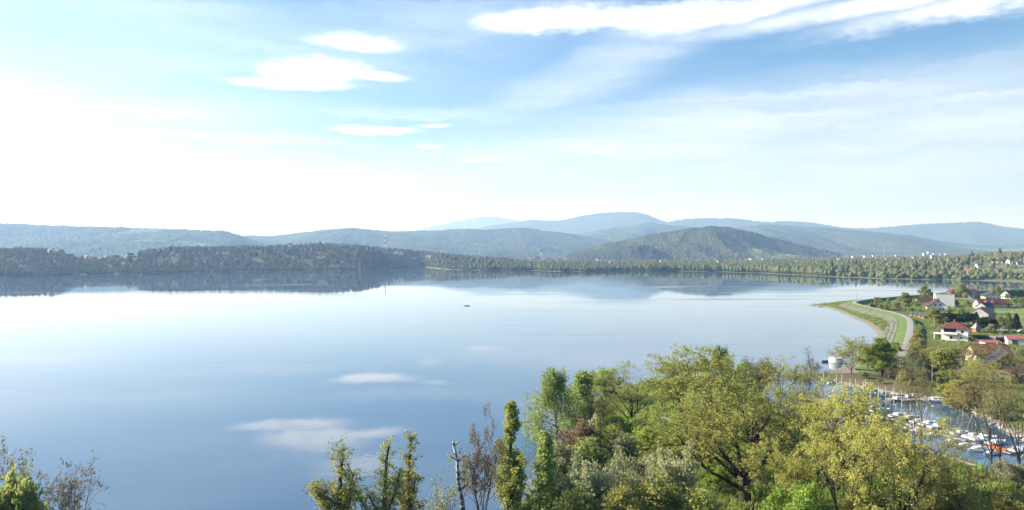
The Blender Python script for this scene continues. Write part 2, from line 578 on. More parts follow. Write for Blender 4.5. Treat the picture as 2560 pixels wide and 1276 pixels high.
# ------------------------------------------------------------------ near land (peninsula, marina banks, village)
LAND = [(-600, -300), (-600, 119), (-60, 119), (0, 117), (10, 126), (17, 148), (20, 180), (23, 205), (28, 226), (48, 240), (75, 254),
        (93, 262), (95, 254), (88, 243), (78, 222), (76, 195), (80, 172), (88, 156), (97, 145), (104, 138), (118, 130), (150, 128),
        (150, 140), (122, 164), (125, 179), (131, 201), (130, 217), (121, 227), (116, 241), (108, 252), (100, 256), (99, 264),
        (117, 268), (128, 276), (140, 292), (160, 320), (185, 358), (193, 372), (209, 404), (230, 461), (245, 515), (260, 570),
        (268, 606), (258, 622), (282, 640), (300, 662), (330, 688), (360, 704), (414, 740), (470, 786), (610, 860), (1000, 1000), (1000, -300)]


def land_sd(X, Y):
    P = np.array(LAND, float)
    Q = np.roll(P, -1, 0)
    d2 = np.full(X.shape, 1e18)
    ins = np.zeros(X.shape, bool)
    for (ax, ay), (bx, by) in zip(P, Q):
        ex, ey = bx - ax, by - ay
        t = np.clip(((X - ax) * ex + (Y - ay) * ey) / (ex * ex + ey * ey), 0, 1)
        d2 = np.minimum(d2, (X - ax - t * ex) ** 2 + (Y - ay - t * ey) ** 2)
        if ay != by:
            c = (ay > Y) != (by > Y)
            ins ^= c & (X < (bx - ax) * (Y - ay) / (by - ay) + ax)
    return np.where(ins, 1, -1) * np.sqrt(d2)


def near_h(X, Y):
    X, Y = np.asarray(X, float), np.asarray(Y, float)
    d = land_sd(X, Y) + fbm(X, Y, 11, 3) * 2.5
    pen = sstep(150, 100, X) * sstep(275, 240, Y)
    lvl = 1.25 + 1.3 * pen
    wd = np.where(pen > .5, 5.0, 7.0)
    beach = sstep(255, 272, Y) * sstep(360, 320, Y) * sstep(205, 170, X)
    wd = wd * (1 - beach) + 22 * beach
    up = lvl * (1 - np.exp(-np.maximum(d, 0) / wd)) + fbm(X, Y, 22, 8) * .7 * sstep(2, 14, d)
    return np.where(d > 0, up, np.maximum(d * .28, -2.5))


def gz(x, y):
    return float(near_h(np.array([x]), np.array([y]))[0])


ys = np.concatenate([np.arange(-200, 60, 10), np.arange(60, 300, 1.6), np.arange(300, 700, 4), np.arange(700, 1010, 8)])
xs = np.concatenate([np.arange(-560, -60, 10), np.arange(-60, 190, 1.7), np.arange(190, 640, 4), np.arange(640, 1000, 12)])
GX, GY = np.meshgrid(xs, ys)
GZ = near_h(GX, GY)
ground = struct('ground', np_mesh('ground', np.stack([GX, GY, GZ], -1).reshape(-1, 3), grid_faces(len(ys), len(xs)), 'shore_ground', True))

# ------------------------------------------------------------------ land beyond the lake
SHORE_U = np.array([-1400, -600, 0, 300, 600, 820, 900, 985, 1060, 1110, 1200, 1320, 1400, 1465, 1500, 1600, 1700, 1800, 1900, 2000, 2100, 2200, 2300, 2400, 2500, 2560, 2800, 3400], float)
SHORE_V = np.array([715, 700, 691, 686, 680, 677, 676, 671, 668, 674, 676, 676.5, 679, 680, 678, 677, 678, 680, 683, 688, 693, 697, 699, 701, 704, 706, 716, 735], float)
HL_U = np.array([-1400, -600, 0, 100, 150, 190, 300, 340, 420, 560, 700, 800, 890, 960, 1000, 1060, 1110, 1170, 1260, 1340])
HL_V = np.array([612, 617, 624, 622, 624, 640, 638, 630, 620, 617, 615, 610, 613, 621, 624, 629, 635, 642, 649, 655])


def shoreY(u):
    return CAMZ * F / (np.interp(u, SHORE_U, SHORE_V) - HY)


def hl(u):
    z = CAMZ - (np.interp(u, HL_U, HL_V) - HY) / F * (shoreY(u) + 300) - 17
    return np.maximum(z, 0) * sstep(1360, 1250, u)


def hr(u):
    return np.interp(u, [1850, 2000, 2100, 2250, 2350, 2450, 2560, 3000], [0, 5, 9, 13, 18, 27, 33, 40])


def far_h(u, off):
    off = np.asarray(off, float)
    base = np.interp(off, [-30, 0, 10, 120, 500, 1500, 3500, 8000, 30000], [-3, 0.05, 1.3, 3, 5, 10, 22, 45, 60])
    z = base + hl(u) * sstep(0, 290, off) * (1 - .75 * sstep(700, 2600, off)) + hr(u) * sstep(20, 480, off) * (1 - .6 * sstep(1200, 3200, off))
    X = (u - CX) / F * (shoreY(u) + off)
    return z + fbm(X, off, 60, 5) * 6 * sstep(30, 200, off) * sstep(0, 15, hl(u) + hr(u) * .4)


us = np.arange(-1400, 3401, 14.0)
offs = np.concatenate([[-30, -8, 0, 4, 10], np.arange(25, 520, 22), np.geomspace(540, 34000, 30)])
UU, OO = np.meshgrid(us, offs)
wob = fbm(UU, OO * 0, 40, 12) * 40
YY = shoreY(UU) + OO + wob * sstep(400, 0, OO)
far_land = struct('far_shore_land', np_mesh('far_shore_land', np.stack([(UU - CX) / F * YY, YY, far_h(UU, OO)], -1).reshape(-1, 3), grid_faces(len(offs), len(us)), 'valley_ground', True))


def far_pt(u, off):
    """a point on the land beyond the lake"""
    u, off = np.asarray(u, float), np.asarray(off, float)
    Y = shoreY(u) + off + fbm(u, off * 0, 40, 12) * 40 * sstep(400, 0, off)
    return np.stack([(u - CX) / F * Y, Y, far_h(u, off)], -1)


# ------------------------------------------------------------------ hills
def hill(name, D, front, back, sky_pts, mat, seed, base=5.0, cols=300, rows=70, canopy=0.0, spur=.75, extend=0):
    U = np.array([p[0] for p in sky_pts], float)
    Vv = np.array([p[1] for p in sky_pts], float)
    u = np.linspace(U[0], U[-1], cols)
    vv = np.interp(u, U, Vv)
    kk = max(3, cols // 50) | 1
    vv = np.convolve(np.pad(vv, kk // 2, mode='edge'), np.ones(kk) / kk, 'valid')
    H = np.maximum(CAMZ - (vv - HY) / F * D, base * .2)
    t = np.concatenate([np.linspace(-1, 0, rows), np.linspace(0, 1, rows // 4 + 1)[1:]])
    uu, tt = np.meshgrid(u, t)
    Y = D + np.where(tt < 0, tt * front, tt * back)
    X = (uu - CX) / F * Y
    sp = fbm(X, Y * .35, front * .45, seed, 4)
    tf = np.clip(1 + tt, 0, 1) * (tt <= 0) + np.clip(1 - tt, 0, 1) * (tt > 0)
    prof = np.clip(tf + sp * spur * np.sin(np.pi * np.clip(tf, 0, 1)), 0, 1)
    prof = prof ** 1.25
    prof = np.where(tf >= .999, 1, np.minimum(prof, .35 + .65 * tf))
    z = base * .3 + (np.tile(H, (len(t), 1)) - base * .3) * prof
    rid = 1 - np.abs(fbm(X, Y * .45, front * .38, seed + 31, 5)) * 5
    z = z + (rid - .4) * np.tile(H, (len(t), 1)) * .13 * np.sin(np.pi * np.clip(tf, 0, 1)) * (tt < 0)
    rs = np.random.RandomState(seed)
    if canopy:
        z = z + (rs.rand(*z.shape) - .5) * canopy * sstep(0, .06, tf) + (vnoise(X, Y, canopy * 4, seed) - .5) * canopy * sstep(0, .1, tf)
    me = np_mesh(name, np.stack([X, Y, z], -1).reshape(-1, 3), grid_faces(len(t), cols), mat, True)
    return struct(name, me)


hill('mountain', 24000, 5000, 4000, [(-900, 520), (-300, 526), (-80, 532), (0, 540), (60, 546), (150, 559), (240, 574), (420, 600)], 'hill_far', 1, cols=120, rows=30)
hill('mountain', 20000, 5000, 4000, [(900, 620), (1020, 581), (1080, 566), (1150, 551), (1200, 543), (1235, 541), (1300, 552), (1400, 575), (1500, 600)], 'hill_far', 2, cols=160, rows=40)
hill('mountain', 14000, 3800, 4000, [(1050, 605), (1150, 579), (1220, 566), (1290, 556), (1330, 549), (1350, 551), (1400, 552), (1420, 548), (1450, 541), (1500, 533), (1540, 530),
     (1590, 531), (1615, 536), (1645, 549), (1670, 557), (1720, 580), (1850, 610)], 'hill_far', 3, cols=260, rows=60, canopy=10)
hill('mountain', 13000, 3500, 3000, [(1560, 600), (1640, 563), (1700, 549), (1760, 545), (1800, 547), (1840, 546), (1880, 552), (1925, 557), (1960, 552), (2010, 555), (2060, 561),
     (2100, 569), (2150, 571), (2200, 570), (2250, 565), (2300, 560), (2400, 557), (2440, 554), (2460, 556), (2500, 566), (2560, 573), (2700, 580), (3100, 560), (3500, 600)], 'hill_far', 4, cols=420, rows=60, canopy=10)
hill('hill', 9500, 2800, 2500, [(1350, 610), (1420, 590), (1500, 574), (1560, 569), (1620, 556), (1660, 562), (1720, 567), (1800, 574), (1900, 590), (2000, 620)], 'hill_mid', 5, cols=300, rows=70, canopy=9)
hill('hill', 8800, 3000, 2500, [(1700, 610), (1790, 585), (1850, 568), (1920, 560), (2000, 566), (2060, 569), (2120, 575), (2200, 581), (2280, 589), (2350, 604), (2450, 614), (2560, 612), (2800, 606), (3200, 600), (3600, 625)], 'hill_mid', 6, cols=420, rows=80, canopy=9)
hill('hill', 7500, 2800, 2000, [(480, 625), (560, 598), (620, 589), (680, 591), (740, 583), (820, 574), (880, 570), (930, 575), (980, 579), (1040, 578), (1100, 576), (1165, 572), (1200, 575), (1240, 573), (1310, 569),
     (1350, 576), (1420, 584), (1500, 598), (1600, 622)], 'hill_mid', 7, cols=520, rows=100, canopy=10)
hill('hill', 5500, 1900, 2000, [(-900, 560), (-500, 556), (-100, 557), (0, 559), (100, 562), (200, 567), (300, 569), (400, 572), (500, 576), (560, 578), (600, 589), (640, 604), (700, 622), (760, 634)], 'hill_mid', 8, cols=640, rows=110, canopy=11)
hill('hill', 4600, 1000, 1500, [(1420, 634), (1470, 621), (1520, 608), (1570, 600), (1620, 590), (1680, 579), (1720, 571), (1780, 567), (1830, 571), (1880, 580), (1930, 594), (1990, 610), (2050, 624), (2110, 635)], 'hill_near', 9, cols=420, rows=110, canopy=11)
pm('conifer_knoll', (.016, .030, .016), (.028, .042, .02), .03, 1.0)
hill('wooded_knoll', 3700, 350, 500, [(1490, 640), (1530, 628), (1570, 617), (1600, 613), (1630, 618), (1655, 630), (1675, 640)], 'conifer_knoll', 10, cols=110, rows=36, canopy=11)

# ------------------------------------------------------------------ flood embankment with its path and stone facing
CREST = [(144, 264), (153.6, 279), (185, 330), (218, 386), (240, 425), (252, 448), (261, 470), (268, 495), (274, 527), (280, 560), (287, 590), (297, 611),
         (312, 630), (332, 650), (368, 680), (414, 716), (470, 760), (610, 834), (960, 960)]


def smooth_line(P, step):
    P = [Vector((*p, 0)) for p in P]
    out = []
    for i in range(len(P) - 1):
        p0, p1, p2, p3 = P[max(i - 1, 0)], P[i], P[i + 1], P[min(i + 2, len(P) - 1)]
        n = max(2, int((p2 - p1).length / step))
        for j in range(n):
            t = j / n
            out.append(.5 * ((2 * p1) + (p2 - p0) * t + (2 * p0 - 5 * p1 + 4 * p2 - p3) * t * t + (3 * p1 - p0 - 3 * p2 + p3) * t ** 3))
    out.append(P[-1])
    return out


crest = smooth_line(CREST, 3.2)
cn = []
for i in range(len(crest)):
    d = (crest[min(i + 1, len(crest) - 1)] - crest[max(i - 1, 0)]).normalized()
    cn.append(Vector((-d.y, d.x, 0)))


def strip(name, prof, mat, parent=None, i0=0, i1=None, smooth=False):
    """sweep a cross section (offset to the lake side, height) along the crest"""
    V, Fc = [], []
    idx = range(i0, i1 or len(crest))
    k = len(prof)
    for i in idx:
        for s_, z in prof:
            p = crest[i] + cn[i] * s_
            f_ = sstep(0, 7, i)
            V.append((p.x, p.y, (z - .8) * f_ + .8 + .05 * math.sin(i * .7)))
    for a in range(len(idx) - 1):
        for j in range(k - 1):
            b = a * k + j
            Fc.append([b, b + k, b + k + 1, b + 1])
    return struct(name, py_mesh(name, V, Fc, mat, smooth), parent=parent)


DZ = 4.0
emb = strip('embankment', [(-11, -.6), (-8.2, .5), (-2.6, DZ - .1), (2.2, DZ - .06), (6, DZ - .72), (13, .55), (15, -.6)], 'embankment_grass')
strip('path', [(-1.9, DZ - .3), (-1.7, DZ + .06), (0, DZ + .11), (1.5, DZ + .07), (1.7, DZ - .2)], 'path_gravel')
strip('grass_verge', [(1.62, DZ + .04), (4, DZ - .26), (6.0, DZ - .60)], 'verge_grass')
rr = random.Random(5)
slab_me = []
for k in range(4):
    m_ = MB()
    m_.box(-1.45, 1.45, -1.12, 1.12, -.1, .1)
    bm = bmesh.new()
    me = m_.mesh('slab', 'slab_concrete')
    bm.from_mesh(me)
    bmesh.ops.bevel(bm, geom=bm.edges[:], offset=.05, segments=1, affect='EDGES')
    bm.to_mesh(me)
    bm.free()
    slab_me.append(me)
tilt = math.atan2(DZ - .7 - .55, 7)
nslab = 0
for i in range(9, len(crest) - 1):
    if crest[i].y > 640 or nslab > 296:
        break
    d = (crest[i + 1] - crest[i - 1]).normalized()
    for j in range(3):
        s_ = 7.2 + j * 2.32
        if rr.random() < .14:
            continue
        z = np.interp(s_, [6, 13], [DZ - .7, .55]) + .06
        p = crest[i] + cn[i] * s_
        o = obj('slab', slab_me[rr.randrange(4)], emb)
        L = ((crest[i] + cn[i] * s_) - (crest[i - 1] + cn[i - 1] * s_)).length
        R = Matrix((d, cn[i], Vector((0, 0, 1)))).transposed().to_4x4()
        o.matrix_local = Matrix.Translation((p.x, p.y, z + rr.uniform(-.10, .06))) @ R @ Matrix.Rotation(-tilt + rr.uniform(-.05, .05), 4, 'X') @ Matrix.Diagonal((min(1.15, L / 3.0), 1, 1, 1))
        nslab += 1


# ------------------------------------------------------------------ village lane, meadow, promenade
def ribbon(name, pts, wid, mat, dz=.05, step=3):
    c = smooth_line(pts, step)
    V, Fc = [], []
    for i, p in enumerate(c):
        d = (c[min(i + 1, len(c) - 1)] - c[max(i - 1, 0)]).normalized()
        n = Vector((-d.y, d.x, 0))
        for s_ in (-.5, 0, .5):
            q = p + n * wid * s_
            V.append((q.x, q.y, gz(q.x, q.y) + dz + (.02 if s_ == 0 else 0)))
    for i in range(len(c) - 1):
        for j in (0, 1):
            b = i * 3 + j
            Fc.append([b, b + 3, b + 4, b + 1])
    return struct(name, py_mesh(name, V, Fc, mat, True))


def gp(u, v, z=1.2):
    Y = (CAMZ - z) * F / (v - HY)
    return ((u - CX) / F * Y, Y)


ribbon('lane', [gp(2392, 745), gp(2420, 748), gp(2448, 753), gp(2500, 757), gp(2600, 760)], 4.5, 'path_gravel')
ribbon('promenade', [(30, 100), (52, 117), (66, 132), (75, 147), (70, 170), (66, 200), (74, 230), (86, 249)], 3.0, 'path_gravel', .06, 2)
ribbon('trodden_path', [gp(1545, 1068, 2.4), gp(1580, 1055, 2.4), gp(1630, 1045, 2.4), gp(1720, 1060, 2.4), gp(1900, 1100, 2.4)], 2.6, 'path_gravel', .05, 2)
ribbon('village_road', [(150, 252), (165, 262), (190, 300), (222, 342), (260, 400), (300, 440), (420, 470)], 4.5, 'asphalt')


# ------------------------------------------------------------------ trees: skeleton, tubes, leaves
class Tree:
    """a tapered trunk with limbs (one mesh) and a crown of small leaves (another)"""

    def __init__(s, seed):
        s.r = random.Random(seed)
        s.np = np.random.RandomState(seed)
        s.V, s.F, s.tips, s.tb, s.nb = [], [], [], [], 0

    def tube(s, pts, rads, k):
        d0 = (pts[1] - pts[0]).normalized()
        ref = Vector((1, 0, .13)) if abs(d0.x) < .75 else Vector((.1, 1, 0))
        b0 = len(s.V)
        n = len(pts)
        for i, p in enumerate(pts):
            d = (pts[min(i + 1, n - 1)] - pts[max(i - 1, 0)])
            a = d.cross(ref)
            if a.length < 1e-6:
                a = Vector((0, 1, 0))
            a.normalize()
            b = d.normalized().cross(a)
            for j in range(k):
                t = 2 * math.pi * j / k
                q = p + (a * math.cos(t) + b * math.sin(t)) * rads[i]
                s.V.append((q.x, q.y, q.z))
        for i in range(n - 1):
            for j in range(k):
                s.F.append((b0 + i * k + j, b0 + i * k + (j + 1) % k, b0 + (i + 1) * k + (j + 1) % k, b0 + (i + 1) * k + j))

    def rv(s):
        r = s.r
        return Vector((r.gauss(0, 1), r.gauss(0, 1), r.gauss(0, 1)))

    def dev(s, d, ang, az):
        a = d.cross(Vector((0, 0, 1)))
        if a.length < 1e-3:
            a = Vector((1, 0, 0))
        a.normalize()
        b = d.cross(a)
        return (d * math.cos(ang) + (a * math.cos(az) + b * math.sin(az)) * math.sin(ang)).normalized()

    def grow(s, p, d, L, r, lev, LV):
        c = LV[lev]
        n = c.get('segs', 4)
        r = max(r, .012)
        pts, rads, dirs = [p.copy()], [r], [d.copy()]
        for i in range(n):
            d = (d + s.rv() * c.get('wander', .12) + Vector((0, 0, c.get('up', .05)))).normalized()
            p = p + d * (L / n)
            pts.append(p.copy())
            rads.append(r * (1 - (i + 1) / n * c.get('taper', .8)))
            dirs.append(d.copy())
        s.tube(pts, rads, c.get('k', 4))
        s.nb += 1
        if lev >= len(LV) - 1:
            for i in range(1, n + 1):
                s.tips += [pts[i], (pts[i] + pts[i - 1]) * .5]
                s.tb += [s.nb, s.nb]
        elif lev == len(LV) - 2:
            s.tips.append(pts[-1])
            s.tb.append(s.nb)
        if lev >= len(LV) - 1:
            return
        e = LV[lev + 1]
        t0, az = e.get('t0', .3), s.r.uniform(0, 6.28)
        cnt = e['n'] if lev == 0 else max(1, round(e['n'] * s.r.uniform(.75, 1.25)))
        for j in range(cnt):
            t = min(1, t0 + (1 - t0) * (j + s.r.uniform(.1, .9)) / cnt)
            x = t * n
            i = min(int(x), n - 1)
            f = x - i
            q = pts[i].lerp(pts[i + 1], f)
            az += 2.4 + s.r.uniform(-.5, .5)
            ang = math.radians(e.get('ang', 45) + e.get('angt', 0) * (t - t0) / (1 - t0 + 1e-6) + s.r.gauss(0, e.get('av', 9)))
            ln = L * e['len'] * (1 - e.get('tl', .45) * (t - t0) / (1 - t0 + 1e-6)) * s.r.uniform(.75, 1.2)
            rr_ = min((rads[i] * (1 - f) + rads[i + 1] * f) * e.get('rr', .62), ln * .06 + .02)
            s.grow(q, s.dev(dirs[i + 1], ang, az), ln, rr_, lev + 1, LV)

    def leaves(s, per, sig, size, droop=0.0, keep=1.0, hang=0.0):
        T = np.array([tuple(p) for p in s.tips], float)
        if keep < 1:
            ids = np.array(s.tb) if len(s.tb) == len(T) else np.arange(len(T))
            T = T[s.np.rand(int(ids.max()) + 1)[ids] < keep]        # whole twigs stay bare or leafy
        C = np.repeat(T, per, 0)
        n = len(C)
        rs = s.np
        C = C + rs.normal(0, sig, (n, 3))
        if hang:
            C[:, 2] -= rs.rand(n) ** 1.3 * hang
        A = rs.normal(0, 1, (n, 3))
        A[:, 2] -= droop
        A /= np.linalg.norm(A, axis=1)[:, None]
        B = np.cross(A, rs.normal(0, 1, (n, 3)))
        B /= np.linalg.norm(B, axis=1)[:, None] + 1e-9
        S = size * (.45 + 1.25 * rs.rand(n, 1) ** 1.5)
        a, b = A * S * .62, B * S * .40
        V = np.stack([C - a, C + b * 1.0, C + a, C - b], 1).reshape(-1, 3)
        return V, np.arange(n * 4).reshape(-1, 4)


PROTO = {}


def proto(name, T, lf, bark, leaf, H=None, W=None):
    tm = np_mesh(name + '_trunk', T.V, T.F, bark, True)
    LV_, LF = lf
    cm = np_mesh(name + '_crown', LV_, LF, leaf) if len(LV_) else None
    A = np.concatenate([np.array(T.V), LV_]) if len(LV_) else np.array(T.V)
    lo, hi = np.percentile(A, 1.0, 0), np.percentile(A, 99.0, 0)
    PROTO[name] = (tm, cm, H or float(np.percentile(A[:, 2], 98.8)), W or float((hi[0] - lo[0] + hi[1] - lo[1]) / 2))


UP = Vector((0, 0, 1))


def oak(name, seed, H=21, limbs=8, rad=.021, per=5, sig=.24, size=.215, bark='bark_dark', leaf='oak_leaf', lean=(0, 0), trunk=.22, keep=1.0, ang=42):
    T = Tree(seed)
    LV = [dict(segs=5, wander=.05, up=.1, taper=.35, k=8),
          dict(n=limbs, len=2.75, tl=.1, ang=ang + 6, angt=-26, av=8, t0=.5, segs=8, wander=.12, up=.085, taper=.8, k=6, rr=.55),
          dict(n=8, len=.47, tl=.4, ang=48, av=10, t0=.36, segs=6, wander=.17, up=.05, taper=.8, k=5, rr=.6),
          dict(n=6, len=.48, tl=.4, ang=48, av=12, t0=.35, segs=4, wander=.2, up=.04, taper=.8, k=4, rr=.6),
          dict(n=4, len=.5, tl=.3, ang=48, av=12, t0=.25, segs=3, wander=.2, up=.06, k=3)]
    T.grow(Vector((0, 0, -.5)), (UP + Vector((*lean, 0))).normalized(), H * trunk + .5, H * rad, 0, LV)
    proto(name, T, T.leaves(per, sig, size, keep=keep), bark, leaf)


def leader(name, seed, H=16, n1=22, len1=.30, ang=60, angt=-25, per=5, sig=.3, size=.3, bark='bark_mid', leaf='birch_leaf', up1=.06, n2=7, len2=.42, hang=0, keep=1.0,
           t0=.18, tl=.75, r=.016, up2=.03, wander=.06, n3=4, wander1=.1, droop=0.):
    """a tree with one leading stem"""
    T = Tree(seed)
    LV = [dict(segs=9, wander=wander, up=.12, taper=.9, k=7),
          dict(n=n1, len=len1, tl=tl, ang=ang, angt=angt, av=8, t0=t0, segs=6, wander=wander1, up=up1, k=5, rr=.5),
          dict(n=n2, len=len2, tl=.5, ang=42, av=12, t0=.2, segs=4, wander=.15, up=up2, k=3, rr=.55),
          dict(n=n3, len=.5, tl=.3, ang=42, av=12, t0=.2, segs=3, wander=.18, up=up2, k=3)]
    T.grow(Vector((0, 0, -.4)), UP.copy(), H, H * r, 0, LV)
    proto(name, T, T.leaves(per, sig, size, keep=keep, hang=hang, droop=droop), bark, leaf)


def multistem(name, seed, H=8, stems=7, spread=.35, per=6, sig=.3, size=.3, bark='bark_mid', leaf='grey_leaf', keep=1.0, hang=0, n2=8, n3=6, up=.08, len2=.45):
    """a many-stemmed shrub or coppiced tree"""
    T = Tree(seed)
    LV = [dict(segs=6, wander=.10, up=up, taper=.85, k=5),
          dict(n=n2, len=len2, tl=.5, ang=38, av=12, t0=.22, segs=5, wander=.15, up=.08, k=4, rr=.55),
          dict(n=n3, len=.5, tl=.4, ang=42, av=12, t0=.2, segs=3, wander=.18, up=.05, k=3),
          dict(n=3, len=.5, tl=.3, ang=42, av=12, t0=.2, segs=2, wander=.18, up=.05, k=3)]
    for i in range(stems):
        a = i * 2.4 + T.r.uniform(-.4, .4)
        s_ = spread * T.r.uniform(.3, 1.3)
        d = Vector((math.cos(a) * s_, math.sin(a) * s_, 1)).normalized()
        T.grow(Vector((math.cos(a) * .25, math.sin(a) * .25, -.3)), d, H * T.r.uniform(.7, 1), H * .012 + .02, 0, LV)
    proto(name, T, T.leaves(per, sig, size, keep=keep, hang=hang), bark, leaf)


oak('oak_a', 29, limbs=10, per=4, keep=.48, rad=.028, trunk=.20, size=.20, ang=36)
oak('oak_b', 23, limbs=8, per=5, size=.17, lean=(.08, 0), keep=.33)
oak('oak_c', 37, limbs=8, per=5, size=.17, lean=(-.06, .03), trunk=.2, keep=.33)
oak('oak_front', 29, limbs=10, per=4, keep=.27, rad=.03, trunk=.20, size=.20, ang=34)
oak('oak_thin', 41, limbs=7, per=3, keep=.42, leaf='oak_leaf_brown', trunk=.27, ang=34, size=.2)
oak('spread_bare', 53, H=14, limbs=8, per=2, sig=.25, size=.22, leaf='spring_leaf', trunk=.24, ang=44, bark='bark_grey', keep=.4)
oak('tall_thin', 61, H=22, limbs=7, per=2, sig=.35, size=.22, leaf='oak_leaf_brown', trunk=.36, ang=26, keep=.42)
oak('tall_thin_b', 67, H=22, limbs=6, per=2, sig=.35, size=.22, leaf='oak_leaf_brown', trunk=.42, ang=22, keep=.38)
oak('bare_a', 71, H=18, limbs=8, per=1, sig=.15, size=.26, leaf='bud_leaf', trunk=.25, ang=40, bark='bark_mid', keep=.25)
oak('bare_b', 79, H=14, limbs=8, per=1, sig=.15, size=.22, leaf='bud_leaf', trunk=.24, ang=44, bark='bark_mid', keep=.3)
leader('bare_c', 83, H=12, n1=16, len1=.42, ang=40, per=1, size=.15, sig=.1, leaf='bud_leaf', bark='bark_mid', keep=.1, t0=.12, n2=6)
oak('brown_tree', 89, H=18, limbs=7, per=2, sig=.25, size=.22, leaf='russet_leaf', trunk=.26, ang=14, keep=.5)
leader('weeping', 97, H=18, n1=30, len1=.44, ang=66, angt=-34, per=4, size=.22, sig=.25, leaf='birch_leaf', bark='bark_grey', hang=3.2, up1=.03, up2=-.10, droop=1.2, t0=.10, tl=.72)
leader('birch', 101, H=14, n1=20, len1=.36, ang=58, angt=-22, per=6, size=.26, sig=.32, leaf='bright_leaf', bark='bark_grey', hang=.9, up1=.04)
leader('round_tree', 103, H=11, n1=16, len1=.45, ang=62, angt=-30, per=6, size=.34, sig=.4, leaf='birch_leaf', t0=.22, tl=.55)
leader('round_tree_b', 107, H=11, n1=16, len1=.40, ang=58, angt=-28, per=6, size=.34, sig=.4, leaf='spring_leaf', t0=.2, tl=.6)
multistem('shrub_a', 109, leaf='grey_leaf', per=3, keep=.6, size=.24)
multistem('shrub_b', 113, leaf='bright_leaf', per=4, size=.24, keep=.7)
multistem('shrub_c', 127, leaf='pale_leaf', per=3, stems=8, keep=.6, size=.24)
multistem('willow_bush', 131, leaf='bright_leaf', per=6, hang=1.1, size=.26, stems=8, spread=.5)
multistem('wisp', 137, leaf='pale_leaf', per=1, stems=6, spread=.2, size=.16, keep=.6)


def poplar(name, seed, H, neck):
    T = Tree(seed)
    r = T.r
    p, d = Vector((0, 0, -.5)), UP.copy()
    pts, rads = [], []
    for i in range(12):
        pts.append(p.copy())
        rads.append(H * .014 * (1 - i / 13))
        p = p + (d + Vector((r.gauss(0, .03), r.gauss(0, .03), 0))) * (H / 11.5)
    T.tube(pts, rads, 7)
    LV = [dict(segs=7, wander=.05, up=.20, k=4, taper=.9),
          dict(n=9, len=.26, tl=.5, ang=22, av=8, t0=.2, segs=4, wander=.08, up=.22, k=3),
          dict(n=3, len=.5, tl=.3, ang=24, av=8, t0=.2, segs=2, wander=.1, up=.15, k=3)]
    n = 64
    for i in range(n):
        t = .06 + .93 * (i + r.random()) / n
        x = t * 11
        j = min(int(x), 10)
        q = pts[j].lerp(pts[j + 1], x - j)
        env = min(1, .5 + t * 2) * (max(0, 1.03 - t) / .9) ** .55
        if neck:
            if t < .56:
                env = 1.15 * math.sin(math.pi * min(1, (t + .10) / .74)) ** .7
            elif t < .68:
                env = .05
                if r.random() < .6:
                    continue
            else:
                env = .50 * (max(0, 1.02 - t) / .33) ** .55 * min(1, .45 + (t - .68) * 7)
        a = i * 2.4
        dd = Vector((math.cos(a), math.sin(a), 2.0)).normalized()
        T.grow(q, dd, max(.7, H * .23 * abs(env)) * r.uniform(.45, 1.25), H * .0035, 0, LV)
    proto(name, T, T.leaves(3, .15, .19, droop=-1.0), 'bark_dark', 'poplar_leaf')


poplar('poplar_a', 139, 22, True)
poplar('poplar_b', 149, 17, False)


def pollard(name, seed, H, limbs):
    """lopped trunk with dark upright stubs, fuzzed over with thin new shoots"""
    T = Tree(seed)
    r = T.r
    paths = []

    def poly(p, d, L, r0, r1, n=5, w=.07, up=.1):
        pts, rads = [p.copy()], [r0]
        for i in range(n):
            d = (d + T.rv() * w + UP * up).normalized()
            p = p + d * (L / n)
            pts.append(p.copy())
            rads.append(r0 + (r1 - r0) * (i + 1) / n)
        T.tube(pts, rads, 6)
        paths.append((pts, rads))
        return pts
    tr = poly(Vector((0, 0, -.5)), UP.copy(), H * .62, H * .02, H * .014, 8, .03)
    poly(tr[-1], UP.copy(), H * .30, H * .013, H * .008, 4, .05)
    for (t, ang, L, az) in limbs:
        j = int(t * 8)
        d = T.dev(UP.copy(), math.radians(ang), az)
        poly(tr[min(j, 8)], d, H * L, H * .010, H * .006, 5, .07, .12)
    LV = [dict(segs=3, wander=.12, up=.16, k=3),
          dict(n=3, len=.55, tl=.3, ang=32, av=10, t0=.2, segs=2, wander=.12, up=.12, k=3)]
    for pts, rads in paths:
        n = len(pts) - 1
        L = sum((pts[i + 1] - pts[i]).length for i in range(n))
        for q in range(int(L * 8)):
            t = r.random() ** .8
            x = t * n
            i = min(int(x), n - 1)
            b = pts[i].lerp(pts[i + 1], x - i)
            if b.z < H * .10:
                continue
            a = r.uniform(0, 6.28)
            d = Vector((math.cos(a), math.sin(a), r.uniform(.25, 1.1))).normalized()
            T.grow(b, d, r.uniform(.4, 1.6) * H / 15, .02, 0, LV)
    proto(name, T, T.leaves(2, .16, .17), 'bark_dark', 'spring_leaf')


pollard('pollard_a', 151, 15, [(.35, 20, .42, 3.0), (.5, 16, .40, .4), (.55, 30, .30, 3.4), (.4, 24, .35, 5.5), (.75, 70, .22, 3.1)])
pollard('pollard_b', 157, 15, [(.3, 26, .46, 3.2), (.42, 12, .5, .3), (.5, 30, .28, 6.0), (.62, 32, .26, 3.3), (.25, 40, .22, 6.2)])
pollard('pollard_c', 163, 16, [(.6, 22, .22, 3.1), (.66, 24, .22, .1), (.45, 45, .16, .2), (.5, 42, .16, 3.0)])


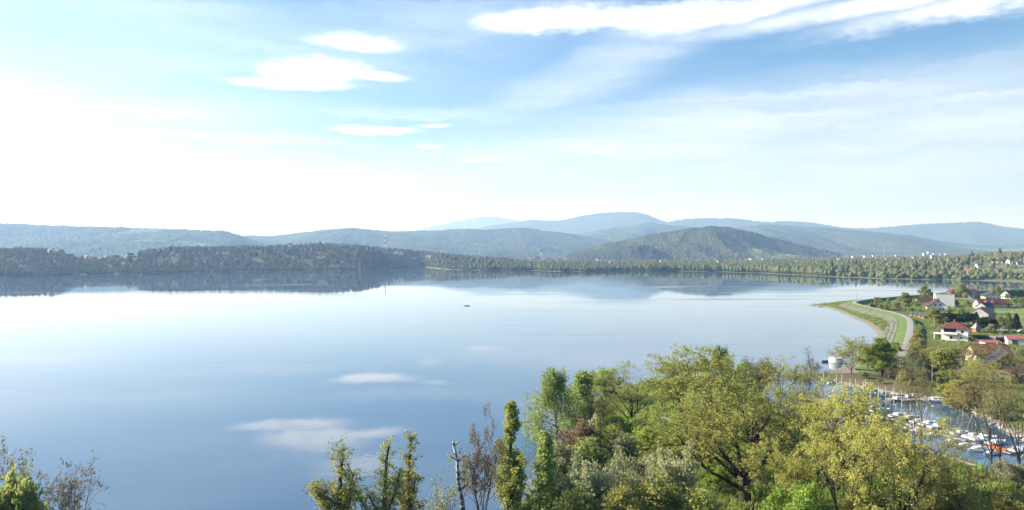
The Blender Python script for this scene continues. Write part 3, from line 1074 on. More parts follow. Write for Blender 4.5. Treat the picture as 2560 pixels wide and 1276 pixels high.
def dead_birch():
    T = Tree(167)
    R = []

    def limb(pts, r0, r1):
        pts = [Vector((p[0], p[1], 14.75 - (14.75 - p[2]) * (.6 if p[2] > 0 else 1))) for p in pts]
        rads = [r0 + (r1 - r0) * i / (len(pts) - 1) for i in range(len(pts))]
        T.tube(pts, rads, 8)
        k = len(T.V)
        T.F.append((k - 8, k - 7, k - 6, k - 5))
        T.F.append((k - 8, k - 5, k - 4, k - 1))
        T.F.append((k - 4, k - 3, k - 2, k - 1))
    limb([(.6, 0, -.5), (.5, 0, 2), (.35, 0, 4), (.1, .05, 5.5), (-.05, 0, 7.3), (-.1, .05, 9), (-.12, 0, 10.6), (-.3, 0, 12.3), (-.5, 0, 13.6)], .30, .13)
    limb([(-.5, 0, 13.5), (-.55, 0, 14.2), (-.62, 0, 14.75)], .14, .11)
    limb([(-.5, 0, 13.9), (-.25, .05, 14.3), (-.02, .08, 14.7)], .11, .10)
    limb([(-.2, 0, 11.3), (-.75, 0, 11.7), (-1.3, -.05, 12.3)], .10, .06)
    limb([(-.35, 0, 12.2), (-.75, .1, 12.7), (-.9, .1, 13.1)], .09, .05)
    limb([(-.1, 0, 10.9), (.25, .05, 11.6), (.7, .05, 12.0), (.8, .05, 12.5)], .11, .05)
    limb([(-.05, 0, 8.3), (.4, .05, 8.9), (.85, .05, 8.95)], .09, .05)
    limb([(.0, 0, 7.6), (.35, 0, 7.8)], .12, .11)
    limb([(.25, 0, 5.4), (.8, .05, 6.3), (1.1, .05, 6.9)], .13, .11)
    limb([(-.05, 0, 9.6), (-.4, 0, 9.9)], .05, .03)
    for c in ((-.9, 0, 12.6), (.85, .05, 11.6), (.9, .05, 8.7), (-.55, 0, 6.3), (-.6, .05, 5.2)):
        for i in range(26):
            T.tips.append(Vector((c[0], c[1], 14.75 - (14.75 - c[2]) * .6)) + Vector((T.r.gauss(0, .22), T.r.gauss(0, .22), T.r.gauss(0, .25))))
    proto('dead_birch', T, T.leaves(3, .12, .12, hang=.9, droop=2), 'birch_bark', 'birch_leaf', H=14.75, W=2.4)


dead_birch()


def conifer(name, seed, H, W, bush=1.0):
    T = Tree(seed)
    r = T.r
    T.tube([Vector((0, 0, -.4)), Vector((0, 0, H * .5)), Vector((0, 0, H))], [H * .014, H * .009, .02], 6)
    LV = [dict(segs=4, wander=.06, up=-.02, k=3), dict(n=9, len=.38, tl=.6, ang=52, av=8, t0=.1, segs=2, wander=.08, up=-.03, k=3)]
    n = int(60 * bush)
    for i in range(n):
        t = .12 + .87 * (i + r.random()) / n
        a = i * 2.4
        L = W * .5 * (1 - t) ** .8 * r.uniform(.75, 1.15) + .2
        T.grow(Vector((0, 0, H * t)), Vector((math.cos(a), math.sin(a), .12)).normalized(), L, .04, 0, LV)
    proto(name, T, T.leaves(4, .16, .34, droop=.4), 'bark_dark', 'dark_leaf')


conifer('spruce', 173, 13, 6)
oak('pine', 179, H=12, limbs=9, per=7, sig=.5, size=.42, leaf='dark_leaf', trunk=.34, ang=50)


def blob_tree(name, seed, H, W, lumps, cone=0.0, leaf='wood_leaf', bark='bark_mid', n0=0.28):
    """far tree: lumpy closed crown of leaf-clump facets on a short trunk, one mesh with two materials"""
    r = random.Random(seed)
    bm = bmesh.new()
    for i in range(lumps):
        t = (i + .5) / lumps
        zc = H * (n0 + (1 - n0 - .12) * t)
        ww = W * .5 * (math.sin(math.pi * min(1, (t + .25) / 1.25)) ** .7 if not cone else (1 - t * cone))
        a = i * 2.4
        off = ww * r.uniform(.25, .6)
        q = Vector((math.cos(a) * off, math.sin(a) * off, zc))
        res = bmesh.ops.create_icosphere(bm, subdivisions=2, radius=1)
        rx = ww * r.uniform(.5, .75)
        rz = H / lumps * r.uniform(1.0, 1.6) + W * .10
        for v in res['verts']:
            k = 1 + r.uniform(-.28, .28)
            v.co = Vector((v.co.x * rx * k, v.co.y * rx * k, v.co.z * rz * k)) + q
    nf = len(bm.faces)
    top = bmesh.ops.create_cone(bm, segments=5, radius1=H * .025, radius2=H * .012, depth=H * .6)
    for v in top['verts']:
        v.co.z += H * .28
    bm.faces.ensure_lookup_table()
    for i, f in enumerate(bm.faces):
        f.material_index = 0 if i < nf else 1
        f.smooth = False
    me = bpy.data.meshes.new(name)
    bm.to_mesh(me)
    bm.free()
    me.materials.append(MATS[leaf])
    me.materials.append(MATS[bark])
    return me


HID = bpy.data.collections.new('far_tree_kinds')        # kinds used only by the far woods


def kind_coll(name, meshes):
    c = bpy.data.collections.new(name)
    for i, me in enumerate(meshes):
        o = bpy.data.objects.new('%s_kind_%d' % (name, i), me)
        c.objects.link(o)
    return c


FAR_W = kind_coll('wood', [blob_tree('far_tree_0', 1, 14, 11, 8, leaf='wood_leaf'), blob_tree('far_tree_1', 2, 16, 11, 9, leaf='wood_leaf_brown'),
                           blob_tree('far_tree_2', 3, 13, 12, 8, leaf='wood_leaf'), blob_tree('far_tree_3', 4, 15, 9, 8, leaf='wood_leaf_light'),
                           blob_tree('far_tree_4', 5, 18, 7, 8, cone=.85, leaf='dark_leaf')])
FAR_P = kind_coll('shore_wood', [blob_tree('far_poplar_0', 11, 20, 10, 10, leaf='wood_leaf_light', n0=.3), blob_tree('far_poplar_1', 12, 18, 10, 9, leaf='wood_leaf', n0=.3),
                                 blob_tree('far_poplar_2', 13, 19, 9, 9, leaf='wood_leaf_light', n0=.35), blob_tree('far_poplar_3', 14, 17, 8, 8, leaf='wood_leaf_brown', n0=.3)])


def scatter(name, pts, scl, idx, coll, label, cat):
    """stuff: a wood nobody could count, instanced on points"""
    me = bpy.data.meshes.new(name)
    n = len(pts)
    me.vertices.add(n)
    me.vertices.foreach_set('co', np.asarray(pts, np.float32).ravel())
    rs = np.random.RandomState(n)
    for an, ty, va in (('scl', 'FLOAT', np.asarray(scl, np.float32)), ('rot', 'FLOAT', rs.uniform(0, 6.28, n).astype(np.float32)), ('idx', 'INT', np.asarray(idx, np.int32))):
        a = me.attributes.new(an, ty, 'POINT')
        a.data.foreach_set('value', va)
    o = struct(name, me, 'stuff')
    tag(o, label, cat)
    ng = bpy.data.node_groups.new(name, 'GeometryNodeTree')
    ng.interface.new_socket('Geometry', in_out='INPUT', socket_type='NodeSocketGeometry')
    ng.interface.new_socket('Geometry', in_out='OUTPUT', socket_type='NodeSocketGeometry')
    N = ng.nodes
    gi, go = N.new('NodeGroupInput'), N.new('NodeGroupOutput')
    m2p = N.new('GeometryNodeMeshToPoints')
    ci = N.new('GeometryNodeCollectionInfo')
    ci.inputs['Collection'].default_value = coll
    ci.inputs['Separate Children'].default_value = True
    ci.inputs['Reset Children'].default_value = True
    ip = N.new('GeometryNodeInstanceOnPoints')
    ip.inputs['Pick Instance'].default_value = True

    def na(nm, ty):
        x = N.new('GeometryNodeInputNamedAttribute')
        x.data_type = ty
        x.inputs['Name'].default_value = nm
        return x.outputs['Attribute']
    cx = N.new('ShaderNodeCombineXYZ')
    L = ng.links.new
    L(gi.outputs[0], m2p.inputs[0])
    L(m2p.outputs[0], ip.inputs['Points'])
    L(ci.outputs[0], ip.inputs['Instance'])
    L(na('idx', 'INT'), ip.inputs['Instance Index'])
    L(na('rot', 'FLOAT'), cx.inputs[2])
    L(cx.outputs[0], ip.inputs['Rotation'])
    sx = N.new('ShaderNodeCombineXYZ')
    s_ = na('scl', 'FLOAT')
    for i in range(3):
        L(s_, sx.inputs[i])
    L(sx.outputs[0], ip.inputs['Scale'])
    L(ip.outputs[0], go.inputs[0])
    md = o.modifiers.new('scatter', 'NODES')
    md.node_group = ng
    return o


RS = np.random.RandomState(77)
# wooded bank on the left, falling to the middle of the lake
n = 6600
u = RS.uniform(-700, 1300, n)
off = np.where(RS.rand(n) < .16, RS.uniform(2, 30, n), RS.uniform(3, 620, n))
keep = ~((u > 160) & (u < 345) & (off > 230)) & ~((u > 560) & (off > 380) & (RS.rand(n) < .5))
u, off = u[keep], off[keep]
idx = RS.choice(5, len(u), p=[.34, .25, .21, .19, .01])
idx = np.where((off < 50) & (u > 820) & (RS.rand(len(u)) < .7), 3, idx)
scatter('far_wood', far_pt(u, off), RS.uniform(.65, 1.15, len(u)) * np.where(off < 30, .7, 1), idx, FAR_W, 'dense spring wood covering the long bank across the lake on the left', 'wood')
# low shore wood in the middle
n = 4600
u = RS.uniform(1010, 2080, n)
off = 2 + 330 * RS.rand(n) ** 1.6
ok = ~((u < 1240) & (off < 60) & (RS.rand(n) < .5)) & ~((u < 1300) & (off > 75))
u, off = u[ok], off[ok]
sc_ = RS.uniform(.6, 1.15, len(u)) * np.interp(u, [1010, 1080, 1150, 1400, 1430, 1560, 1620, 2080], [.4, .5, .75, .85, .6, .62, .9, .95])
scatter('shore_wood', far_pt(u, off), sc_, RS.choice(4, len(u), p=[.4, .25, .2, .15]), FAR_P, 'strip of light green willow wood along the flat far shore', 'wood')
# valley trees among the town
n = 5200
u = RS.uniform(1020, 2700, n)
off = np.exp(RS.uniform(math.log(420), math.log(3600), n))
scatter('valley_wood', far_pt(u, off), RS.uniform(.55, 1.0, n), RS.choice(5, n, p=[.36, .32, .2, .09, .03]), FAR_W, 'hazy trees filling the flat valley around the far town', 'wood')
# trees on the rise behind the right shore
n = 1500
u = RS.uniform(2060, 3000, n)
off = RS.uniform(60, 650, n)
ok = ~((u > 2420) & (off > 120) & (off < 330) & (RS.rand(n) < .75))
u, off = u[ok], off[ok]
scatter('slope_wood', far_pt(u, off), RS.uniform(.6, 1.0, len(u)), RS.choice(5, len(u), p=[.34, .16, .22, .2, .08]), FAR_W, 'mixed trees on the rise behind the right far shore', 'wood')
# leafy scrub fringe at the foot of woods on the hills near the lake is part of the woods above


# ------------------------------------------------------------------ placing single trees
def T(kind, u, Y, vtop, label, wid=None, leaf=None, rz=None, cat='tree', name=None, group=None, x=None):
    tm, cm, H0, W0 = PROTO[kind]
    X = (u - CX) / F * Y if x is None else x
    z = gz(X, Y)
    H = CAMZ - (vtop - HY) / F * Y - z
    s_ = H / H0
    sxy = (wid / F * Y) / W0 if wid else s_
    sxy = min(max(sxy, s_ * .5), s_ * 1.7)
    rz = (hash((round(u), round(Y))) % 628) / 100 if rz is None else rz
    o = thing(name or {'shrub': 'shrub', 'bush': 'shrub'}.get(cat, cat.replace(' ', '_')), label, cat, (X, Y, z), rz, (sxy, sxy, s_), group)
    obj('trunk', tm, o)
    if cm:
        c = obj('crown', cm, o)
        if leaf:
            c.material_slots[0].link = 'OBJECT'
            c.material_slots[0].material = MATS[leaf]
    return o


# ------------------------------------------------------------------ foreground trees
T('bare_a', 8, 96, 1108, 'budding half-bare tree cut by the left edge of the photo', 210, rz=1)
T('bare_b', 178, 96, 1166, 'small leafless tree with upswept twigs in the bottom left corner', 165, rz=2)
T('willow_bush', 22, 84, 1196, 'green weeping willow in the bottom left corner', 150, rz=.5, leaf='birch_leaf')
T('pollard_a', 852, 100, 1116, 'leftmost of the three lopped trees fuzzed with new shoots', 95, rz=0)
T('pollard_b', 960, 100, 1116, 'forked middle one of the three lopped trees', 92, rz=0)
T('pollard_c', 1027, 102, 1093, 'slimmest and tallest of the three lopped trees', 62, rz=0)
T('wisp', 1105, 96, 1212, 'pale wispy sapling beside the dead birch', 80, cat='sapling')
T('wisp', 1075, 92, 1240, 'low straw coloured sapling right of the slim lopped tree', 60, cat='sapling')
T('dead_birch', 1146, 95, 1105, 'dead white birch with sawn-off branch stubs', None, rz=0, name='dead_tree')
T('brown_tree', 1208, 101, 1042, 'slender tree in russet brown leaf beside the dead birch', 120, rz=.3)
T('poplar_a', 1277, 108, 1009, 'tall Lombardy poplar with a narrow neck below its top', 80, rz=0, name='poplar_tree')
T('poplar_b', 1364, 105, 1086, 'shorter bright Lombardy poplar in front of the weeping birch', 96, rz=2, name='poplar_tree')
T('weeping', 1398, 166, 927, 'tall weeping birch in grey-green leaf at the water edge', 185, rz=1.2, name='birch_tree')
T('round_tree_b', 1456, 176, 938, 'dark-limbed small tree just right of the weeping birch', 80, leaf='birch_leaf', rz=1)
T('shrub_b', 1515, 205, 925, 'fresh green bushy tree left of the big oaks by the water', 80, leaf='bright_leaf')
T('oak_thin', 1578, 172, 911, 'thinly leaved yellow-brown oak left of the biggest oak', 190, rz=.4, leaf='oak_leaf_brown')
T('oak_thin', 1505, 168, 985, 'small leaning tree in brownish leaf above the grassy clearing', 110, rz=2.9, leaf='oak_leaf_brown')
T('oak_a', 1705, 166, 868, 'biggest yellow-green oak standing out against the lake', 270, rz=2.6, name='oak_tree')
T('weeping', 1808, 205, 869, 'grey-green weeping tree peeping out behind the biggest oak', 110, rz=.8, leaf='birch_leaf')
T('willow_bush', 1872, 230, 912, 'bright green low tree on the lakeside behind the oaks', 80, leaf='bright_leaf')
T('spread_bare', 1898, 222, 893, 'grey budding tree with bare top on the lakeside', 120, rz=.3, leaf='bud_leaf')
T('oak_thin', 1950, 216, 890, 'yellowish tree with a rounded top next to the grey budding tree', 130, rz=1.5, leaf='oak_leaf_yellow')
T('spread_bare', 2008, 228, 902, 'grey twiggy tree just left of the leafless tree', 75, rz=1.9, leaf='bud_leaf')
T('bare_c', 2029, 262, 866, 'leafless forked tree alone at the harbour mouth', 60, rz=.5)
T('oak_front', 1862, 120, 940, 'big oak with spreading black limbs in front, trunk in full view', 345, rz=1.0, leaf='oak_leaf', name='oak_tree')
T('oak_c', 2010, 150, 946, 'yellow-green oak behind and right of the front oak', 190, rz=.8, name='oak_tree')
T('oak_a', 2092, 126, 962, 'yellow oak crown left of the harbour posts', 230, rz=2.9, leaf='oak_leaf_yellow', name='oak_tree')
T('oak_c', 2095, 101, 1030, 'low broad yellow oak at the bottom edge, right of the front oak', 280, rz=2.0, leaf='oak_leaf_yellow', name='oak_tree')
T('oak_b', 2238, 101, 1040, 'yellow oak with dark twisting limbs below the moored boats', 280, rz=.9, leaf='oak_leaf_yellow', name='oak_tree')
T('oak_thin', 2170, 128, 990, 'thin oak whose yellow twigs half hide the boats', 150, rz=.7, leaf='oak_leaf_yellow')
T('oak_a', 1770, 140, 990, 'yellow-green oak squeezed between the biggest and the front oak', 190, rz=1.1, leaf='oak_leaf', name='oak_tree')
T('oak_c', 1990, 104, 1105, 'lower oak at the bottom edge right of the front oak trunk', 180, rz=.1, leaf='oak_leaf_yellow', name='oak_tree')
T('shrub_b', 2360, 104, 1178, 'yellow-green bush at the bottom edge below the pontoon', 150, leaf='oak_leaf_yellow', cat='shrub')
T('tall_thin_b', 2286, 166, 898, 'slim dark half-bare tree in front of the marina, left of a pair', 80, rz=.3)
T('tall_thin', 2304, 168, 902, 'slim dark half-bare tree in front of the marina, right of a pair', 90, rz=1.4)
T('tall_thin', 2478, 148, 908, 'tall sparse tree at the right edge, leftmost of three', 150, rz=1.1)
T('tall_thin_b', 2502, 142, 896, 'tall sparse tree at the right edge, middle of three', 150, rz=2.2)
T('tall_thin', 2552, 147, 905, 'tall sparse tree cut by the right edge of the photo', 150, rz=.2)
T('shrub_c', 2540, 128, 1150, 'pale twiggy shrub in the bottom right corner', 120, cat='shrub')
T('shrub_b', 2450, 134, 1180, 'fresh green shrub at the foot of the tall sparse trees', 130, leaf='bright_leaf', cat='shrub')
T('shrub_a', 2520, 112, 1235, 'olive shrub low in the bottom right corner', 150, leaf='spring_leaf', cat='shrub')
# undergrowth between the poplars and the front oak
for a in [('shrub_a', 1450, 138, 1062, 'reddish brown twiggy shrub beneath the weeping birch', 110, 'russet_leaf'),
          ('shrub_a', 1540, 160, 1045, 'olive shrub beside the grassy clearing', 90, 'spring_leaf'),
          ('shrub_a', 1400, 122, 1120, 'grey-green shrub behind the shorter poplar', 110, 'grey_leaf'),
          ('shrub_c', 1420, 108, 1170, 'pale grey-green shrub at the foot of the shorter poplar', 110, 'grey_leaf'),
          ('shrub_a', 1480, 126, 1105, 'dull green shrub in the middle of the thicket', 120, 'birch_leaf'),
          ('shrub_c', 1505, 106, 1150, 'silvery small tree with thin dark stem in the thicket', 130, 'pale_leaf'),
          ('shrub_b', 1625, 146, 1068, 'vivid green leafy shrub left of the front oak', 190, 'bright_leaf'),
          ('shrub_a', 1560, 138, 1095, 'grey-green bush below the vivid green shrub', 110, 'grey_leaf'),
          ('shrub_c', 1600, 112, 1145, 'grey twiggy shrub with whitish buds', 130, 'grey_leaf'),
          ('shrub_c', 1690, 110, 1120, 'pale yellowish shrub with white blossom left of the front trunk', 120, 'pale_leaf'),
          ('shrub_a', 1640, 102, 1205, 'olive bush at the bottom edge left of the front trunk', 150, 'spring_leaf'),
          ('shrub_a', 1560, 98, 1228, 'low olive bush at the bottom edge in the thicket', 120, 'spring_leaf'),
          ('shrub_a', 1440, 100, 1225, 'low grey-green bush at the bottom edge right of the poplars', 120, 'birch_leaf'),
          ('shrub_b', 1785, 126, 1165, 'bright green bush close to the front oak trunk', 120, 'bright_leaf'),
          ('shrub_b', 1330, 110, 1235, 'dark green low bush between the two poplars', 70, 'birch_leaf'),
          ('shrub_a', 1760, 100, 1235, 'yellowish low bush at the bottom edge under the front oak', 130, 'oak_leaf'),
          ('shrub_b', 2010, 98, 1215, 'fresh green low bush at the bottom edge between the oaks', 130, 'bright_leaf'),
          ('shrub_a', 2180, 96, 1235, 'olive low bush at the bottom edge under the right oaks', 150, 'spring_leaf'),
          ('shrub_b', 1700, 176, 1022, 'green undergrowth bush behind the biggest oak trunk', 110, 'spring_leaf'),
          ('shrub_a', 1500, 196, 1000, 'dark green bush at the tip of the grassy clearing', 60, 'birch_leaf')]:
    T(a[0], a[1], a[2], a[3], a[4], a[5], leaf=a[6], cat='shrub')

# ------------------------------------------------------------------ trees of the harbour bank and the village
for a in [('spread_bare', 2128, 256, 841, 'spreading grey-green tree on the stony harbour bank', 105, 'spring_leaf', .6),
          ('birch', 2203, 252, 849, 'bushy fresh green birch on the stony harbour bank', 100, 'bright_leaf', 1.0),
          ('round_tree', 2170, 268, 868, 'small pale green tree between the spreading tree and the birch', 50, 'spring_leaf', 1.0),
          ('oak_thin', 2312, 262, 848, 'ochre-green oak in front of the white red-roofed house', 150, 'oak_leaf_yellow', .4),
          ('oak_thin', 2418, 258, 843, 'russet-tinged oak right of the white red-roofed house', 150, 'oak_leaf_brown', 2.0),
          ('round_tree_b', 2362, 246, 878, 'mid green tree below the white red-roofed house', 90, 'oak_leaf', 2.0),
          ('round_tree', 2350, 236, 930, 'dense green bush-like tree beside the light blue canopy', 80, 'birch_leaf', .0),
          ('oak_thin', 2455, 214, 905, 'yellow-green tree in front of the big brown gable', 130, 'oak_leaf_yellow', .9),
          ('round_tree_b', 2395, 206, 955, 'yellowish shrubby tree on the marina bank', 80, 'oak_leaf_yellow', .9),
          ('round_tree_b', 2425, 200, 965, 'ochre shrubby tree on the marina bank above the pontoon', 70, 'oak_leaf_brown', .2),
          ('tall_thin', 2545, 236, 860, 'sparse tall tree beside the big brown gable', 90, 'oak_leaf_brown', .2),
          ('oak_thin', 2250, 246, 880, 'dull green tree behind the birch on the harbour bank', 90, 'grey_leaf', 2.2),
          ('round_tree_b', 2265, 236, 930, 'olive bushy tree at the marina bank behind the tall mast', 90, 'spring_leaf', 2.2),
          ('round_tree', 2300, 232, 945, 'dark olive bushy tree above the wooden jetty', 80, 'grey_leaf', 1.2),
          ('round_tree', 2200, 238, 945, 'low green bush under the birch', 60, 'birch_leaf', 1.9),
          ('round_tree', 2195, 558, 745, 'leftmost of the village trees behind the embankment', 24, 'birch_leaf', 1.9),
          ('spruce', 2183, 560, 751, 'small dark conifer leftmost behind the embankment', 12, None, 1.9),
          ('round_tree_b', 2221, 545, 748, 'slim pale tree behind the embankment', 14, 'birch_leaf', .9),
          ('birch', 2263, 545, 733, 'large round pale green tree behind the embankment', 40, 'birch_leaf', .9),
          ('birch', 2308, 670, 716, 'tall light green tree near the far bend of the embankment', 34, 'birch_leaf', .1),
          ('birch', 2324, 690, 723, 'shorter light green tree next to the tall one near the far bend', 22, 'birch_leaf', 2.1),
          ('round_tree', 2293, 570, 752, 'low rounded bush-like tree left of the half-hipped house', 36, 'spring_leaf', 2.1),
          ('round_tree_b', 2407, 700, 709, 'tall yellow-green tree beside the red-brown house', 22, 'spring_leaf', 2.1),
          ('birch', 2337, 420, 771, 'big light green tree left of the dark pines', 56, 'spring_leaf', 1.1),
          ('pine', 2368, 424, 784, 'dark pine leftmost in the clump behind the white house', 36, None, 1.1),
          ('pine', 2393, 430, 789, 'dark pine second in the clump behind the white house', 36, None, 2.1),
          ('pine', 2420, 432, 784, 'dark pine tallest of the clump behind the white house', 38, None, 0.1),
          ('spruce', 2441, 452, 781, 'dark dense conifer between the pines and the tan roof', 24, None, 0.1),
          ('pine', 2460, 398, 796, 'broad dark pine right of the orange kiosk', 50, None, .7),
          ('round_tree', 2478, 388, 812, 'grey-green garden tree at the end of the hedge', 36, 'grey_leaf', .7),
          ('round_tree_b', 2499, 400, 792, 'yellow-green pointed tree at the meadow corner', 22, 'spring_leaf', .7),
          ('spruce', 2521, 398, 783, 'light olive conifer at the meadow corner', 24, 'birch_leaf', .7),
          ('spruce', 2541, 402, 785, 'dark spruce rightmost at the meadow corner', 20, None, 1.7),
          ('pine', 2545, 690, 727, 'dark tree at the far right edge behind the red-roofed houses', 26, None, 1.7),
          ('pine', 2562, 684, 729, 'dark tree cut by the right edge behind the red-roofed houses', 24, None, .2),
          ('round_tree', 2535, 610, 747, 'green tree right of the long red-roofed house', 30, 'bright_leaf', .2),
          ('round_tree_b', 2556, 606, 746, 'green tree at the right edge by the parked cars', 30, 'birch_leaf', 1.2),
          ('round_tree', 2392, 590, 753, 'garden bush left of the lane', 26, 'birch_leaf', 1.2),
          ('round_tree_b', 2420, 592, 753, 'yellowish garden bush below the lane', 24, 'spring_leaf', 2.2),
          ('round_tree', 2440, 596, 755, 'small garden bush beside the long red-roofed house', 18, 'birch_leaf', 2.9),
          ('round_tree_b', 2405, 500, 771, 'young light green tree right of the utility pole', 16, 'bright_leaf', 2.9),
          ('round_tree', 2372, 520, 772, 'grey-green bush below the half-hipped house', 26, 'grey_leaf', 1.1),
          ('round_tree', 2345, 372, 830, 'rounded shrub at the foot of the embankment', 26, 'birch_leaf', .5),
          ('round_tree_b', 2292, 318, 836, 'brownish bush on the embankment foot left of the white house', 36, 'oak_leaf_brown', .5),
          ('round_tree', 2480, 700, 726, 'small tree behind the cream house', 14, 'spring_leaf', .5),
          ('round_tree_b', 2497, 730, 716, 'thin pale tree right of the cream house', 12, 'birch_leaf', 1.5),
          ('round_tree', 2520, 672, 735, 'round garden tree before the white red-roofed gable', 20, 'spring_leaf', 1.5),
          ('round_tree', 2240, 300, 858, 'small bush beside the embankment path end', 30, 'birch_leaf', 1.5),
          ('round_tree_b', 2350, 580, 757, 'clipped shrub before the half-hipped house', 20, 'grey_leaf', 2.5)]:
    T(a[0], a[1], a[2], a[3], a[4], a[5], leaf=a[6], rz=a[7])
for a in [('shrub_a', 2235, 246, 915, 'brown twiggy thicket beside the dark cabin', 60, 'bud_leaf'), ('shrub_a', 2262, 240, 925, 'dull brown thicket between the two cabins', 60, 'russet_leaf'),
          ('shrub_a', 2312, 238, 925, 'dull thicket right of the cream cabin', 60, 'bud_leaf'), ('shrub_b', 2160, 248, 930, 'small green bush on the stony bank beside the spreading tree', 34, 'birch_leaf'),
          ('shrub_a', 2330, 226, 955, 'dark brown undergrowth above the cabin cruiser', 70, 'bud_leaf'), ('shrub_a', 2440, 232, 905, 'olive shrub beneath the russet-tinged oak', 70, 'spring_leaf'),
          ('shrub_b', 2365, 218, 960, 'yellow-green shrub on the marina bank right of the cruiser', 60, 'oak_leaf'), ('shrub_a', 2490, 190, 985, 'sprawling pale shrub on the marina bank below the inn', 90, 'pale_leaf'),
          ('shrub_b', 2330, 300, 870, 'green shrub at the embankment foot beside the ochre oak', 50, 'spring_leaf'),
          ('shrub_a', 2275, 520, 768, 'dull green shrub left of the orange huts', 24, 'birch_leaf'), ('shrub_b', 2325, 512, 768, 'yellow-green shrub right of the orange huts', 30, 'spring_leaf'),
          ('shrub_a', 2485, 560, 765, 'garden shrub below the lower cream wing', 22, 'spring_leaf'),
          ('shrub_b', 2300, 372, 812, 'low green shrub on the dark embankment slope', 24, 'birch_leaf'), ('shrub_b', 2530, 350, 842, 'green shrub between hedge and garage', 34, 'bright_leaf'),
          ('shrub_a', 2552, 300, 872, 'grey-green shrub in front of the low garage', 44, 'grey_leaf'), ('shrub_a', 2440, 300, 868, 'olive shrub behind the red-roofed wing', 40, 'spring_leaf'),
          ('shrub_b', 2380, 300, 868, 'green garden shrub under the white house wall', 44, 'birch_leaf'), ('shrub_b', 2430, 520, 778, 'light green shrub left of the pale tan roof', 24, 'spring_leaf'),
          ('shrub_a', 2243, 560, 757, 'brownish shrub among the trees behind the embankment', 18, 'bud_leaf'), ('shrub_b', 2207, 550, 758, 'low shrub between the leftmost village trees', 18, 'spring_leaf')]:
    T(a[0], a[1], a[2], a[3], a[4], a[5], leaf=a[6], cat='shrub')

# ------------------------------------------------------------------ single trees along the far right shore
SH = [blob_tree('shore_tree_0', 31, 11, 12, 9, leaf='wood_leaf_light', n0=.12), blob_tree('shore_tree_1', 32, 12, 12, 9, leaf='wood_leaf', n0=.12),
      blob_tree('shore_tree_2', 33, 10, 12, 8, leaf='wood_leaf_light', n0=.10), blob_tree('shore_tree_3', 34, 13, 11, 9, leaf='wood_leaf_brown', n0=.15),
      blob_tree('shore_tree_4', 35, 16, 9, 9, cone=.8, leaf='dark_leaf', n0=.12)]
WORDS = {0: 'rounded light green willow', 1: 'rounded mid green tree', 2: 'low broad light green willow', 3: 'brownish budding tree', 4: 'dark pointed conifer'}
for row, (o0, o1, n) in enumerate([(6, 22, 62), (30, 70, 34)]):
    k = 0
    for i in range(n):
        u = 2010 + (2600 - 2010) * (i + rr.random() * .8) / n
        if row == 0 and 2455 < u < 2580:
            continue
        p = far_pt(u, rr.uniform(o0, o1))
        j = rr.choice([0, 0, 1, 1, 2, 2, 3]) if row == 0 else rr.choice([0, 1, 1, 3, 4])
        k += 1
        o = obj('shore_tree', SH[j], None, p, rr.uniform(0, 6), rr.uniform(.6, 1.2))
        tag(o, '%s, %s from left %s' % (WORDS[j], ordw(k), 'along the far right water edge' if row == 0 else 'in the second row of the far right shore'), 'tree', 'trees along the far right shore')
for i, (u, off_, s_, w_) in enumerate([(2430, 420, 1.5, 'tall dark conifer left of the houses on the right skyline'), (2500, 560, 1.6, 'tall dark conifer in the grove on the right skyline'),
                                       (2080, 300, 1.4, 'dark conifer rising above the middle of the shore wood'), (2140, 330, 1.35, 'dark conifer right of the first one above the shore wood'),
                                       (890, 330, 1.3, 'dark tree standing highest on the left bank'), (800, 330, 1.35, 'dark conifer on the crest of the left bank')]):
    tag(obj('conifer_tree', SH[4], None, far_pt(u, off_), i, s_), w_, 'tree')

# ------------------------------------------------------------------ rough grass on the berm, the banks and the lawns
def tuft(nm, seed, leaf, n=26, h=.55, r=.6):
    rs = np.random.RandomState(seed)
    C = np.stack([rs.normal(0, r * .5, n), rs.normal(0, r * .5, n), np.zeros(n)], 1)
    D = np.stack([rs.normal(0, .35, n), rs.normal(0, .35, n), np.ones(n)], 1) * h * rs.uniform(.5, 1.2, (n, 1))
    a = rs.uniform(0, 6.28, n)
    S = np.stack([np.cos(a), np.sin(a), np.zeros(n)], 1) * .09
    return np_mesh(nm, np.stack([C - S, C + S, C + D + S * .3, C + D - S * .3], 1).reshape(-1, 3), np.arange(4 * n).reshape(-1, 4), leaf)


TUFT = kind_coll('tuft', [tuft('tuft_0', 1, 'spring_leaf'), tuft('tuft_1', 2, 'birch_leaf', 30, .8, .9), tuft('tuft_2', 3, 'bud_leaf', 22, .6, .7), tuft('tuft_3', 4, 'bright_leaf', 40, 1.3, 1.2)])


def strew(name, n, x0, x1, y0, y1, pr, label, smin=.5, smax=1.4, dmin=4, test=None):
    x, y = RS.uniform(x0, x1, n), RS.uniform(y0, y1, n)
    ok = (land_sd(x, y) > dmin) & (fbm(x, y, 25, 44) > -.12)
    if test is not None:
        ok &= test(x, y)
    x, y = x[ok], y[ok]
    scatter(name, np.stack([x, y, near_h(x, y)], 1), RS.uniform(smin, smax, len(x)), RS.choice(4, len(x), p=pr), TUFT, label, 'grass')['kind'] = 'stuff'


CRX, CRY = np.array([p.x for p in crest]), np.array([p.y for p in crest])


def lakeside(x, y):
    return (x < np.interp(y, CRY, CRX) - 13) & (y < 640)


strew('berm_grass', 16000, 170, 300, 290, 640, [.35, .35, .2, .1], 'patchy rough grass on the berm below the embankment', .4, 1.3, 5, lakeside)
strew('peninsula_grass', 9000, 0, 95, 95, 245, [.3, .3, .25, .15], 'rough grass under the trees of the near shore', .5, 1.5, 2)
strew('village_grass', 15000, 120, 420, 160, 760, [.3, .4, .2, .1], 'rough grass and weeds between the village gardens', .5, 1.5, 3, lambda x, y: x > np.interp(y, CRY, CRX) + 12)


